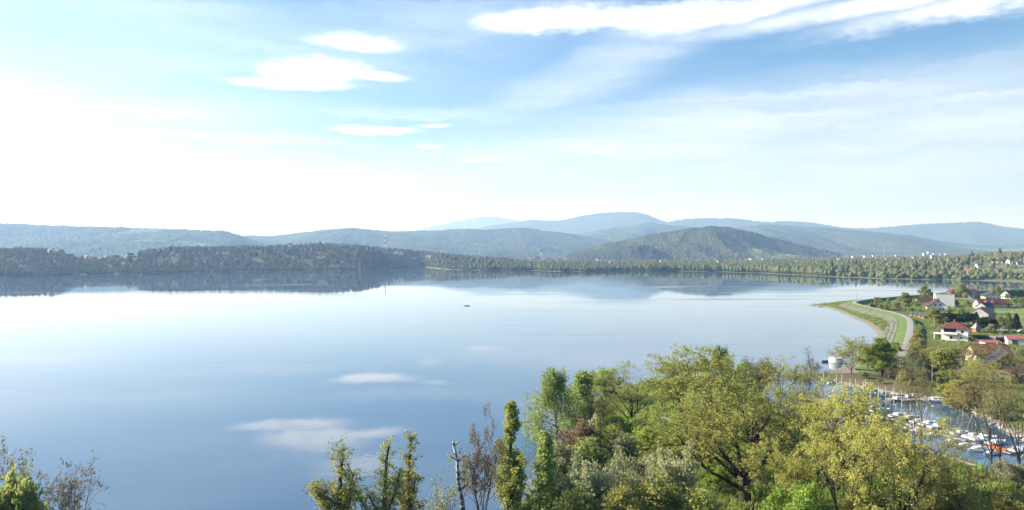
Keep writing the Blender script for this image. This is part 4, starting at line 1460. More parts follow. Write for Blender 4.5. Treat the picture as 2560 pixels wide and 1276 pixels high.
# ------------------------------------------------------------------ houses
def house(label, u, v, w_, d, h, rz, roof='gable', pitch=38, wall='white_wall', roofm='red_roof', over=.5, wins=(), doors=(), chim=((.2, 0),), z=None, name='house', halfhip=0.0, cat='house', Y=None, base=None):
    """origin at the base centre, ridge along x; wins: (face, position along the face, sill height, width, height)"""
    if Y is None:
        Y = (CAMZ - 1.2) * F / (v - HY)
    X = (u - CX) / F * Y
    zz_ = gz(X, Y) - .1 if z is None else z
    t = thing(name, label, cat, (X, Y, zz_), math.radians(rz))
    hw, hd = w_ / 2, d / 2
    rise = math.tan(math.radians(pitch)) * hd
    m = MB()
    if roof == 'gable':
        c = halfhip * rise
        yk = hd * c / rise if rise else 0
        V = []
        for x in (-hw, hw):
            V += [(x, -hd, 0), (x, hd, 0), (x, hd, h), (x, yk, h + rise - c - .02), (x, -yk, h + rise - c - .02), (x, -hd, h)]
        m.add(V, [[0, 5, 4, 3, 2, 1], [6, 7, 8, 9, 10, 11], [0, 6, 11, 5], [1, 2, 8, 7], [0, 1, 7, 6], [5, 11, 10, 4], [4, 10, 9, 3], [3, 9, 8, 2]])
    else:
        m.box(-hw, hw, -hd, hd, 0, h)
    m.build('wall', wall, t)
    r = MB()
    th = .22
    ex, ey = hw + over, hd + over
    ez = h - math.tan(math.radians(pitch)) * over
    if roof == 'gable':
        hx = ex - halfhip * hd * 1.0
        for s_ in (-1, 1):
            if halfhip:
                yk, zk = ey * halfhip, h + rise - (rise + h - ez) * halfhip
                top = [(-ex, s_ * ey, ez), (ex, s_ * ey, ez), (ex, s_ * yk, zk), (hx, 0, h + rise), (-hx, 0, h + rise), (-ex, s_ * yk, zk)]
            else:
                top = [(-ex, s_ * ey, ez), (ex, s_ * ey, ez), (ex, 0, h + rise), (-ex, 0, h + rise)]
            n = len(top)
            V = [(x, y, z_ + .03) for x, y, z_ in top] + [(x, y, z_ + .03 + th) for x, y, z_ in top]
            r.add(V, [list(range(n)), list(range(n, 2 * n))] + [[i, (i + 1) % n, n + (i + 1) % n, n + i] for i in range(n)])
        if halfhip:
            for s_ in (-1, 1):
                yk, zk = ey * halfhip, h + rise - (rise + h - ez) * halfhip
                r.add([(s_ * ex, -yk, zk + .28), (s_ * ex, yk, zk + .28), (s_ * hx, 0, h + rise + .28)], [[0, 1, 2]])
    elif roof == 'hip':
        rl = max(hw - hd, 0.05)
        zr = ez + math.tan(math.radians(pitch)) * (ey)
        V = [(-ex, -ey, ez), (ex, -ey, ez), (ex, ey, ez), (-ex, ey, ez), (-rl, 0, zr), (rl, 0, zr)]
        V += [(x, y, ez - .2) for x, y, _ in V[:4]]
        r.add(V, [[0, 1, 5, 4], [1, 2, 5], [2, 3, 4, 5], [3, 0, 4], [0, 6, 7, 1], [1, 7, 8, 2], [2, 8, 9, 3], [3, 9, 6, 0], [6, 9, 8, 7]])
        ro_h = zr
    elif roof == 'flat':
        r.box(-ex, ex, -ey, ey, h + .02, h + .3)
    elif roof == 'shed':
        V = [(-ex, -ey, h + .05), (ex, -ey, h + .05), (ex, ey, h + .05 + d * math.tan(math.radians(pitch))), (-ex, ey, h + .05 + d * math.tan(math.radians(pitch)))]
        V += [(x, y, z_ + .15) for x, y, z_ in V]
        r.add(V, [[0, 3, 2, 1], [4, 5, 6, 7], [0, 1, 5, 4], [1, 2, 6, 5], [2, 3, 7, 6], [3, 0, 4, 7]])
    ro = r.build('roof', roofm, t)
    if roof in ('gable', 'hip') and w_ > 7:
        for (cx_, cy_) in chim:
            c = MB().box(cx_ * w_ - .35, cx_ * w_ + .35, cy_ * d - .35, cy_ * d + .35, h + rise * .45, h + rise + .9)
            c.box(cx_ * w_ - .45, cx_ * w_ + .45, cy_ * d - .45, cy_ * d + .45, h + rise + .9, h + rise + 1.05)
            c.build('chimney', 'chimney_brick', ro)

    def put(nm, f, a, z0, ww, hh, mf, mp):
        m1, m2 = MB(), MB()
        for mb, e, q0, q1 in ((m1, .09, -.05, .05), (m2, 0, .05, .075)):
            A0, A1, B0, B1 = a - ww / 2 - e, a + ww / 2 + e, z0 - e, z0 + hh + e
            if f == 'f':
                mb.box(A0, A1, -hd - q1, -hd - q0, B0, B1)
            elif f == 'b':
                mb.box(A0, A1, hd + q0, hd + q1, B0, B1)
            elif f == 'l':
                mb.box(-hw - q1, -hw - q0, A0, A1, B0, B1)
            else:
                mb.box(hw + q0, hw + q1, A0, A1, B0, B1)
        fr = m1.build(nm, mf, t)
        m2.build('pane' if nm == 'window' else 'door_leaf', mp, fr)
    for (f, a, z0, ww, hh) in wins:
        put('window', f, a, z0, ww, hh, 'window_frame', 'window_glass')
    for (f, a, z0, ww, hh) in doors:
        put('door', f, a, z0, ww, hh, 'window_frame', 'door_wood')
    return t


def row(face, xs_, z0, ww=1.2, hh=1.4):
    return [(face, x, z0, ww, hh) for x in xs_]


# the white two-storey house with hipped red roof, in front of the dark pines
wh = house('white two-storey house with hipped red tile roof before the dark pines', 2387, 851, 11.5, 9.5, 7.0, -33, 'hip', 27, 'white_wall', 'red_roof', 1.0,
           wins=row('f', (2.6,), 1.1, 1.1, 1.2) + row('f', (-1.6,), 1.0, 1.1, 1.5) + row('l', (-2.5, 0, 2.5), 1.2) + row('l', (-2.5, .2, 2.5), 4.3) + row('f', (3.2,), 4.2, 1.1, 1.3), doors=[('l', 3.6, 0, 1.1, 2.1)], chim=((-.02, .02),))
MB().box(-5.2, 1.2, -6.3, -4.78, 3.35, 3.55).build('balcony_floor', 'concrete', wh)
b = MB().box(-5.2, 1.2, -6.3, -6.2, 3.57, 4.5)
b.box(-5.2, -5.1, -6.19, -4.78, 3.57, 4.5).box(1.1, 1.2, -6.19, -4.78, 3.57, 4.5)
b.build('balcony_rail', 'white_wall', wh)
MB().box(-4.6, .6, -4.86, -4.79, 3.6, 6.2).build('balcony_door', 'window_glass', wh)
MB().box(-9.3, -5.78, -2.0, 3.0, 2.9, 3.2).build('porch_roof', 'white_wall', wh)
for y_ in (-1.8, 2.8):
    MB().box(-9.1, -8.85, y_ - .12, y_ + .12, 0, 2.88).build('porch_post', 'white_wall', wh)
house('tall white box-shaped building without windows on its near side', 2360, 767, 13.5, 10, 10.5, -22, 'flat', 0, 'white_wall', 'grey_roof', .1, wins=row('r', (-2, 2), 1.0, 1.6, 2.0) + row('r', (0,), 5, 1.2, 1.2), chim=(), name='block_building', cat='building')
house('white house with half-hipped brown roof and gable facing the lake', 2341, 777, 12, 13, 3.6, 68, 'gable', 40, 'white_wall', 'brown_roof', .9,
      wins=row('l', (-3.6, -1.2, 1.2, 3.6), 1.0) + row('l', (-1.6, 1.6), 4.3, 1.1, 1.3) + row('f', (-3, 0, 3), 1.0), chim=((.25, .05), (-.2, -.1)), halfhip=.28)
house('long barn with dark brown roof and tan wall left of the white block', 2320, 764, 19, 9, 3.4, -3, 'gable', 32, 'tan_wall', 'brown_roof', .7, wins=row('f', (-5,), 1, 1.2, 1.1), doors=[('f', 2, 0, 2.4, 2.4)], chim=((.2, .2),), name='barn', cat='barn')
house('dark red-brown house with wide eaves near the lake', 2386, 743, 10.5, 9, 6.2, -8, 'hip', 25, 'red_wall', 'red_roof', .9, wins=row('f', (-3, 0, 3), 1) + row('f', (-3, 0, 3), 4))
house('grey-walled house with faded red roof and white gable end', 2431, 746, 11, 9, 6.4, 30, 'gable', 24, 'grey_wall', 'pale_red_roof', .5, wins=row('l', (-2, 1.5), 1) + row('l', (-2, 1.5), 4) + row('f', (-3, 0, 3), 1, 1.1, 1.3))
house('cream house with broad dark gable roof', 2477, 749, 15, 13, 3.6, 70, 'gable', 30, 'cream_wall', 'dark_roof', .9, wins=row('l', (-4, -1, 2, 4.5), 1) + row('b', (-4, 0, 4), 1) + row('l', (0,), 4.3, 1.4, 1.2))
house('white gabled house with red roof at the far right', 2519, 747, 11, 9, 3.8, 34, 'gable', 42, 'white_wall', 'red_roof', .6, wins=row('l', (-2, 2), 1) + row('l', (0,), 4.6, 1, 1.2) + row('f', (-3, 0, 3), 1))
lr = house('long cream house with red roof and two dormers', 2473, 771, 20, 9.5, 3.6, -4, 'gable', 40, 'cream_wall', 'red_roof', .7, wins=row('f', (-8, -5.5, -.5, 2), .9, 1.2, 1.4) + row('f', (6, 8.3), .9, 1.1, 1.3), doors=[('f', 4.2, 0, 1.1, 2.1)], chim=((-.1, .02), (.3, .02)))
for x_ in (-4.3, 1.2):
    dm = MB()
    V = [(x_ - 1.2, -3.9, 4.5), (x_ + 1.2, -3.9, 4.5), (x_ + 1.2, -3.9, 5.6), (x_, -3.9, 6.5), (x_ - 1.2, -3.9, 5.6)]
    V += [(x, -.8, z_) for x, _, z_ in V]
    dm.add(V, [[0, 1, 2, 3, 4], [0, 5, 6, 1], [1, 6, 7, 2], [4, 9, 5, 0]])
    d_ = dm.build('dormer', 'cream_wall', lr)
    rf = MB()
    for s_ in (-1, 1):
        A = [(x_ + s_ * 1.55, -4.3, 5.42), (x_, -4.3, 6.6), (x_, -.5, 6.6), (x_ + s_ * 1.55, -.5, 5.42)]
        rf.add(A + [(x, y, z_ + .15) for x, y, z_ in A], [[0, 1, 2, 3], [4, 5, 6, 7], [0, 1, 5, 4], [1, 2, 6, 5], [2, 3, 7, 6], [3, 0, 4, 7]])
    rf.build('dormer_roof', 'red_roof', d_)
    MB().box(x_ - .6, x_ + .6, -3.97, -3.91, 4.75, 5.65).build('dormer_window', 'window_glass', d_)
house('lower cream wing with red roof joined to the long house', 2508, 770, 9, 8.5, 3.0, -4, 'gable', 30, 'cream_wall', 'red_roof', .5, wins=row('f', (-2, 1.5), .9), chim=())
house('grey house with near-black gable roof behind the tan roof', 2462, 786, 9, 8, 5.6, 25, 'gable', 36, 'grey_wall', 'dark_roof', .5, wins=row('f', (-2.5, 0, 2.5), 1) + row('l', (-1.5, 1.5), 3.6))
house('grey house with pale tan roof beside the dark pines', 2456, 798, 14, 11.5, 4.0, 38, 'gable', 34, 'grey_wall', 'tan_roof', .5, wins=row('l', (-2.5, 2.5), 1), chim=((.1, .05),))
house('small dark red shed behind the broad pine', 2490, 813, 4.5, 4, 3.0, 10, 'gable', 30, 'red_wall', 'red_roof', .3, wins=row('f', (0,), 1, .8, .8), name='shed', cat='shed')
for i, (u_, v_) in enumerate([(2281, 790), (2291, 792), (2301.5, 794), (2311, 796.5)]):
    lab = ['leftmost orange timber A-frame hut with dark roof behind the embankment', 'second orange timber A-frame hut from the left, white panel on its front',
           'third orange timber A-frame hut from the left', 'rightmost orange timber A-frame hut of the four'][i]
    t_ = house(lab, u_, v_, 4.5, 2.5, .9, 84, 'gable', 60, 'orange_wood', 'dark_roof', .14, wins=row('l', (0,), 1.9, .5, .6), doors=[('l', -.4, .1, .8, 1.5)], name='hut', cat='hut')
    t_['group'] = 'A-frame huts behind the embankment'
    if i == 1:
        MB().box(-2.5, -2.4, -.8, .8, .5, 1.6).build('front_panel', 'white_paint', t_)
# kiosk with orange base and pale peaked canopy
X, Y = gp(2441, 832)
k_ = thing('kiosk', 'small orange kiosk under a grey peaked canopy before the broad pine', 'kiosk', (X, Y, gz(X, Y)), .2)
MB().box(-1.5, 1.5, -1.2, 1.2, 0, 2.3).build('booth', 'orange_paint', k_)
MB().loft([[(-2.3, -2, 2.3), (2.3, -2, 2.3), (2.3, 2, 2.3), (-2.3, 2, 2.3)], [(-1.1, -1, 3.6), (1.1, -1, 3.6), (1.1, 1, 3.6), (-1.1, 1, 3.6)], [(-.1, -.1, 5.4), (.1, -.1, 5.4), (.1, .1, 5.4), (-.1, .1, 5.4)]]).build('canopy', 'tarp_grey', k_)
MB().cyl(0, 0, 5.4, 6.3, .06).build('finial', 'red_paint', k_)
# carport, garages
X, Y = gp(2500, 856)
cp_ = thing('carport', 'dark open carport with grey flat roof beside the hedge', 'carport', (X, Y, gz(X, Y) - .05), .05)
MB().box(-4.1, 4.1, -2.6, 2.6, 2.9, 3.15).build('roof', 'grey_roof', cp_)
MB().box(-4, 4, 2.3, 2.5, 0, 2.89).build('back_wall', 'brown_wall', cp_)
MB().box(-4, -3.85, -2.4, 2.29, 0, 2.89).build('side_wall', 'brown_wall', cp_)
for x_ in (-1.2, 1.4, 3.9):
    MB().box(x_ - .08, x_ + .08, -2.5, -2.34, 0, 2.89).build('post', 'dark_metal', cp_)
MB().box(1.6, 3.7, -2.46, -2.4, .3, 2.6).build('panel', 'grey_wall', cp_)
house('low white garage with pale red roof at the right edge', 2542, 860, 9, 6, 2.8, -20, 'gable', 24, 'white_wall', 'pale_red_roof', .4, doors=[('f', -1.5, 0, 2.4, 2.2)], wins=row('l', (0,), 1.1, .9, .9), chim=(), name='garage', cat='garage')
# brown roofed inn at the lower right
house('large inn with steep grey-brown gable roof at the lower right', 2512, 942, 17, 14, 3.6, 62, 'gable', 40, 'brown_wall', 'dark_roof', 1.0, wins=row('l', (-4, 0, 4), 1, 1.4, 1.5) + row('l', (-1.8, 1.8), 5.0, 1.3, 1.4) + row('f', (-5, -1, 3), 1), chim=((.3, .05),), name='inn', cat='building')
house('long red-roofed wing behind the large inn', 2470, 905, 13, 9, 3.8, -8, 'gable', 36, 'tan_wall', 'red_roof', .7, wins=row('f', (-4, -1, 2, 4.5), 1), chim=((.3, 0),))
house('small building with red shed roof behind the inn wing', 2477, 872, 7.5, 5, 2.8, -4, 'shed', 8, 'cream_wall', 'pale_red_roof', .4, wins=row('f', (-2, 1.5), 1, 1, 1), chim=(), name='outbuilding', cat='shed')
house('low tan-fronted lean-to in front of the large inn', 2500, 952, 9, 5, 2.8, 62, 'shed', 14, 'tan_wall', 'tan_roof', .4, wins=row('l', (0,), 1, 1, 1), chim=(), name='lean_to', cat='shed')
X, Y = gp(2473, 856)
MB_ = MB().box(-5, 5, -2.2, 2.2, 0, .35)
tag(MB_.build('terrace', 'concrete', None, loc=(X, Y, gz(X, Y)), rz=-.15), 'pale concrete terrace slab behind the red shed roof', 'terrace')
# cabins on the marina bank
house('small dark cabin with grey roof under the harbour trees', 2225, 942, 5.5, 4.5, 2.6, 20, 'gable', 24, 'timber_grey', 'grey_roof', .5, wins=row('f', (-1.2,), 1, .9, .9), doors=[('f', 1.2, 0, .9, 2)], chim=(), name='cabin', cat='cabin')
house('small cream cabin with grey roof right of the dark cabin', 2283, 948, 4, 3.5, 2.5, -10, 'gable', 20, 'cream_wall', 'grey_roof', .4, wins=row('f', (-.9,), 1, .7, .9), doors=[('f', .9, 0, .8, 1.9)], chim=(), name='cabin', cat='cabin')
X, Y = gp(2400, 940)
cv = thing('canopy_stand', 'light blue canopy on posts among the bank trees', 'canopy', (X, Y, gz(X, Y)), -.1)
MB().add([(-2.8, -1.6, 2.4), (2.8, -1.6, 2.4), (2.8, 0, 2.9), (-2.8, 0, 2.9), (2.8, 1.6, 2.4), (-2.8, 1.6, 2.4), (-2.8, -1.6, 2.34), (2.8, -1.6, 2.34), (2.8, 1.6, 2.34), (-2.8, 1.6, 2.34)],
         [[0, 1, 2, 3], [3, 2, 4, 5], [6, 9, 8, 7], [0, 6, 7, 1], [5, 4, 8, 9], [1, 7, 8, 4, 2], [0, 3, 5, 9, 6]]).build('canopy', 'tarp_light_blue', cv)
for x_ in (-2.6, 0, 2.6):
    for y_ in (-1.45, 1.45):
        MB().cyl(x_, y_, 0, 2.34, .05, 6).build('post', 'white_paint', cv)

# hedge
X, Y = gp(2452, 851)
HX = 7.6
rs = np.random.RandomState(9)
n = 2600
C = np.stack([rs.uniform(-HX, HX, n), rs.uniform(-.8, .8, n), rs.uniform(0, 2.6, n)], 1)
C[:, rs.randint(0, 3)] += 0
A = rs.normal(0, .22, (n, 3))
B = rs.normal(0, .14, (n, 3))
hd_ = thing('hedge', 'clipped bright green hedge right of the white red-roofed house', 'hedge', (X, Y, gz(X, Y)), -.08)
obj('foliage', np_mesh('hedge_foliage', np.stack([C - A, C + B, C + A, C - B], 1).reshape(-1, 3), np.arange(4 * n).reshape(-1, 4), 'bright_leaf'), hd_)
MB().box(-HX + .1, HX - .1, -.7, .7, 0, 2.45).build('stems', 'hedge_leaf_base', hd_)
# meadow
V, Fc = [], []
nx, ny = 24, 20
q = [gp(2470, 830), gp(2640, 836), gp(2660, 772), gp(2474, 772)]
for j in range(ny):
    for i in range(nx):
        a, b = i / (nx - 1), j / (ny - 1)
        x = (q[0][0] * (1 - a) + q[1][0] * a) * (1 - b) + (q[3][0] * (1 - a) + q[2][0] * a) * b
        y = (q[0][1] * (1 - a) + q[1][1] * a) * (1 - b) + (q[3][1] * (1 - a) + q[2][1] * a) * b
        V.append((x, y, gz(x, y) + .12))
struct('meadow', np_mesh('meadow', V, grid_faces(ny, nx), 'meadow_grass', True))


# poles and lamps
def pole(label, u, v, h, mat='concrete', r=.16, arm=False, name='utility_pole', cat='pole', base=None):
    X, Y = gp(u, v, 1.2 if base is None else base)
    z = gz(X, Y) if base is None else base
    t = thing(name, label, cat, (X, Y, z - .1))
    MB().cyl(0, 0, 0, h, r, 8, r * .6).build('shaft', mat, t)
    if arm:
        MB().tube([(0, 0, h - .1), (.5, 0, h + .15), (1.3, 0, h + .2)], [.06, .05, .05], 6).build('arm', mat, t)
        MB().box(1.0, 1.7, -.15, .15, h + .02, h + .16).build('lamp_head', 'dark_metal', t)
    else:
        MB().box(-.9, .9, -.06, .06, h - .7, h - .56).build('crossarm', 'timber_grey', t)
    return t


pole('pale concrete utility pole standing alone in the village', 2394, 790, 6.2)
pole('utility pole among the trees below the white house', 2397, 880, 8, r=.13)
pole('utility pole right of the birch near the marina', 2353, 912, 8, r=.12)
pole('grey utility pole on the marina bank by the dark bushes', 2331, 975, 9, 'metal_grey', .12)
pole('lamp post at the tip of the embankment bend', 2141, 751, 5.5, 'dark_metal', .1, True, 'lamp_post', 'lamp post', DZ)
pole('lamp post on the far leg of the embankment', 2281, 737.5, 5.0, 'dark_metal', .1, True, 'lamp_post', 'lamp post', DZ)
pole('second lamp post on the far leg of the embankment', 2292, 736.8, 5.0, 'dark_metal', .1, True, 'lamp_post', 'lamp post', DZ)
X, Y = at(1304, 1262, 104).xy
tag(MB().cyl(0, 0, -3, 4.6, .14, 8, .11).build('wooden_pole', 'timber_grey', None, loc=(X, Y, gz(X, Y))), 'weathered wooden pole standing right of the tall poplar', 'pole')


# cars
def car(label, X, Y, rz, mat):
    t = thing('parked_car', label, 'car', (X, Y, gz(X, Y)), rz, 1, 'parked cars')
    pr = [(-2.1, .35), (2.1, .35), (2.15, .75), (1.2, .9), (.55, 1.42), (-1.2, 1.45), (-2.0, .95), (-2.15, .7)]
    MB().loft([[(x, y_ * (.94 if z > 1 else 1), z) for x, z in pr] for y_ in (-.85, .85)]).build('body', mat, t)
    gl = [(-1.75, .98), (1.02, .95), (.5, 1.37), (-1.15, 1.39)]
    MB().loft([[(x, y_, z) for x, z in gl] for y_ in (-.87, .87)]).build('side_window', 'window_glass', t)
    for x_ in (-1.35, 1.35):
        for y_ in (-.8, .8):
            MB().tube([(x_, y_ - .11, .33), (x_, y_ + .11, .33)], [.33, .33], 12).build('wheel', 'rubber_black', t)
    return t


X, Y = gp(2541, 770)
car('white car parked by the long red-roofed house', X, Y, .1, 'white_paint')
X, Y = gp(2557, 769)
car('dark car parked at the right edge by the red-roofed house', X, Y, .2, 'dark_metal')
X, Y = gp(2552, 822)
car('silver car parked behind the dark spruce', X, Y, .1, 'metal_grey')
X, Y = gp(2554, 832)
car('white car parked nearest to the dark spruce', X, Y, .1, 'white_paint')
# people far off on the path: two tiny dark figures at a few pixels


# ------------------------------------------------------------------ marina
def sailboat_meshes():
    st = [(-3.2, .95, .62), (-2.4, 1.12, .60), (-.8, 1.22, .60), (.8, 1.10, .66), (2.2, .68, .74), (3.0, .28, .82), (3.35, .03, .88)]
    rings = []
    for x, hw, top in st:
        rings.append([(x, -hw, top), (x, -hw * .96, .25), (x * .98, -hw * .6, -.15), (x * .98, hw * .6, -.15), (x, hw * .96, .25), (x, hw, top)])
    hull = MB().loft(rings)
    dk = MB().loft([[(x * .995, -hw * .93, top + .012), (x * .995, hw * .93, top + .012), (x * .995, hw * .93, top + .05), (x * .995, -hw * .93, top + .05)] for x, hw, top in st])
    cab = MB().loft([[(x, -a, .64), (x, a, .64), (x, a * .85, h), (x, -a * .85, h)] for x, a, h in [(-.9, .82, 1.12), (.4, .8, 1.16), (1.5, .6, 1.05), (2.1, .35, .80)]])
    win = MB()
    for s_ in (-1, 1):
        win.add([(-.6, s_ * .80, .82), (1.2, s_ * .69, .84), (1.1, s_ * .66, 1.0), (-.6, s_ * .75, 1.02)], [[0, 1, 2, 3]])
    well = MB().box(-2.9, -1.0, -.62, .62, .64, .70)
    mast = MB().cyl(.9, 0, 1.0, 8.6, .055, 6, .04)
    mast.tube([(.9, -.55, 6.2), (.9, .55, 6.2)], [.025, .025], 4)
    boom = MB().tube([(.85, 0, 1.75), (-2.2, 0, 1.7)], [.045, .04], 6)
    cover = MB().tube([(.7, 0, 1.85), (-.3, 0, 1.88), (-1.4, 0, 1.85), (-2.15, 0, 1.8)], [.10, .17, .15, .08], 7)
    stay = MB().tube([(.9, 0, 8.5), (3.3, 0, .9)], [.012, .012], 3).tube([(.9, 0, 8.5), (-3.1, 0, .65)], [.012, .012], 3)
    return hull, dk, cab, win, well, mast, boom, cover, stay


SB = sailboat_meshes()
BM = {}
for i, (nm, mt) in enumerate(zip(('hull', 'deck', 'cabin', 'cabin_window', 'cockpit', 'mast', 'boom', 'sail_cover', 'rigging'),
                                 ('gelcoat', 'gelcoat', 'gelcoat', 'window_glass', 'tarp_grey', 'metal_grey', 'metal_grey', 'tarp_blue', 'metal_grey'))):
    BM[nm] = SB[i].mesh('boat_' + nm, mt, nm in ('mast', 'sail_cover'))


def sailboat(label, X, Y, rz, s_=1.0, hull=None, mast=True, cover=None, group='sailing boats moored in the marina'):
    t = thing('sailing_boat', label, 'boat', (X, Y, .02), rz, s_, group)

    def sw(o, m):
        if m:
            o.material_slots[0].link = 'OBJECT'
            o.material_slots[0].material = MATS[m]
        return o
    sw(obj('hull', BM['hull'], t), hull)
    obj('deck', BM['deck'], t)
    c = obj('cabin', BM['cabin'], t)
    obj('cabin_window', BM['cabin_window'], c)
    obj('cockpit', BM['cockpit'], t)
    if mast:
        obj('mast', BM['mast'], t)
        obj('rigging', BM['rigging'], t)
        b_ = obj('boom', BM['boom'], t)
        if cover != 'none':
            sw(obj('sail_cover', BM['sail_cover'], b_), cover)
    return t


def pontoon(label, pts, wid=1.8, group='floating pontoons'):
    """floating walkway: planks on floats"""
    a, b = Vector((*pts[0], 0)), Vector((*pts[1], 0))
    L = (b - a).length
    rz = math.atan2(b.y - a.y, b.x - a.x)
    t = thing('pontoon', label, 'pontoon', (a.x, a.y, 0), rz, 1, group)
    n = int(L / .9)
    me = MB().box(-.42, .42, -wid / 2, wid / 2, .38, .46).mesh('plank', 'timber_grey')
    for i in range(n):
        obj('plank', me, t, ((i + .5) * L / n, rr.uniform(-.02, .02), rr.uniform(-.01, .01)))
    for s_ in (-1, 1):
        MB().box(0, L, s_ * wid / 2 - .06, s_ * wid / 2 + .06, .22, .37).build('beam', 'timber_light', t)
    for i in range(int(L / 4)):
        MB().box(i * 4 + .6, i * 4 + 2.6, -wid / 2 + .1, wid / 2 - .1, -.3, .2).build('float', 'concrete', t)
    return t


PA, PB = Vector((97, 214, 0)), Vector((112.5, 158, 0))
pontoon('long grey pontoon down the middle of the marina between two boat rows', (PA.xy, PB.xy))
pontoon('short pale pontoon near the grassy bank below the boat rows', ((91.5, 172), (99.5, 148)), 1.6)
pontoon('pontoon at the right edge with blue-covered boats', ((113.5, 157), (122, 150)), 1.6)
dirp = (PB - PA).normalized()
nrm = Vector((dirp.y, -dirp.x, 0))
base_rz = math.atan2(nrm.y, nrm.x)
TOT = 18
colours = ['white', 'white', 'white', 'white with a navy hull', 'white', 'white with a blue hull']
HM = [None, None, None, None, None, 'gelcoat_navy']
ORD = ['first', 'second', 'third', 'fourth', 'fifth', 'sixth', 'seventh', 'eighth', 'ninth', 'tenth', 'eleventh', 'twelfth', 'thirteenth', 'fourteenth', 'fifteenth', 'sixteenth', 'seventeenth', 'eighteenth']
for side in (-1, 1):
    for i in range(TOT):
        if (side, i) in ((1, 2), (-1, 16), (1, 8), (1, 13), (-1, 5), (-1, 11)):
            continue
        t_ = (i + .5 + rr.uniform(-.12, .12)) / TOT
        p = PA.lerp(PB, t_) + nrm * side * (4.6 + rr.uniform(-.2, .3))
        j = rr.randrange(6)
        rz = base_rz + (0 if side > 0 else math.pi) + rr.uniform(-.12, .12)
        hm = HM[j]
        name_ = 'white sailing boat' if hm is None else 'sailing boat with navy hull'
        sailboat('%s, %s from far end, %s row of middle pontoon' % (name_, ORD[i], 'left' if side < 0 else 'right'), p.x, p.y, rz, rr.uniform(.7, 1.12), hm,
                 rr.random() < .5, rr.choice([None, 'tarp_grey', 'none', 'gelcoat', 'gelcoat', 'gelcoat']))
for i, (x, y, rz, hm, lab) in enumerate([(88.5, 169, 2.8, None, 'white sailing boat alongside the short pale pontoon, far end'), (89.8, 164.5, 2.8, None, 'white sailing boat in the middle of the short pale pontoon'),
                                         (91.6, 159, 2.8, 'gelcoat_blue', 'blue-hulled sailing boat near the shore end of the short pale pontoon'),
                                         (114.5, 151.5, -.9, 'gelcoat_blue', 'blue-hulled boat left in the group at the right edge'), (118, 148.8, -.9, 'gelcoat_navy', 'navy-hulled boat in the middle of the group at the right edge'),
                                         (118.5, 157.5, 2.2, None, 'white boat right in the group at the right edge')]):
    sailboat(lab, x, y, rz, .95, hm, i % 2 == 0, 'tarp_grey')
p = at(2242, 1000, 0) * 0
X, Y = gp(2243, 1000, .3)
sailboat('white sailing boat with blue side and tall pale mast at the wooden jetty', X, Y, .25, 1.05, 'gelcoat_blue', True, 'none')
X, Y = gp(2340, 1003, .3)
sailboat('white cabin cruiser with pale blue side right of the wooden jetty', X, Y, -.22, 1.25, None, False)
X, Y = gp(2285, 990, .3)
sailboat('small white motor boat tied behind the wooden jetty', X, Y, .1, .8, None, False)
X, Y = gp(2492, 1124, .3)
cn_ = thing('covered_boat', 'small boat under an orange cover at the right end of the boat rows', 'boat', (X, Y, 0), 2.2)
obj('hull', BM['hull'], cn_, scale=(.6, .6, .6))
MB().loft([[(x, -a, .4), (x, 0, h), (x, a, .4)] for x, a, h in [(-1.9, .62, .75), (-.6, .75, 1.05), (.9, .62, 1.0), (1.9, .2, .6)]]).build('cover', 'orange_paint', cn_)
X, Y = gp(2085, 957, .2)
rb = thing('rowing_boat', 'small blue-covered rowing boat at the harbour mouth', 'boat', (X, Y, 0), .1)
obj('hull', BM['hull'], rb, scale=(.72, .72, .65))
MB().loft([[(x, -a, .42), (x, 0, h), (x, a, .42)] for x, a, h in [(-2.2, .7, .8), (-.6, .9, .95), (.9, .8, .9), (2.2, .2, .65)]]).build('cover', 'tarp_blue', rb)
# wooden jetty at the far bank
X, Y = gp(2282, 1001, .4)
jt = thing('jetty', 'wooden jetty on posts below the olive bushes of the far marina bank', 'jetty', (X, Y, 0), .22)
me = MB().box(-.28, .28, -1.1, 1.1, .62, .70).mesh('jetty_plank', 'timber_light')
for i in range(13):
    obj('plank', me, jt, (-3.9 + i * .64, 0, rr.uniform(-.01, .01)))
for s_ in (-1, 1):
    MB().box(-4.2, 4.2, s_ * .9 - .08, s_ * .9 + .08, .42, .61).build('beam', 'timber_grey', jt)
    for i in range(4):
        MB().cyl(-3.6 + i * 2.4, s_ * .9, -2, .41, .1, 6).build('post', 'timber_grey', jt)
# mooring posts in a line across the basin
for i in range(14):
    t_ = i / 13
    x, y = 106.5 + 9.0 * t_, 246 - 42 * t_
    o = thing('mooring_post', '%s white mooring post from the harbour mouth' % (ORD[i]), 'post', (x + rr.uniform(-.3, .3), y, 0), 0, 1, 'white mooring posts in the basin')
    h_ = rr.uniform(4.2, 5.2)
    MB().cyl(0, 0, -2, h_, .065, 8).build('shaft', 'white_paint', o)
    MB().cyl(0, 0, h_, h_ + .1, .12, 8, .03).build('cap', 'metal_grey', o)
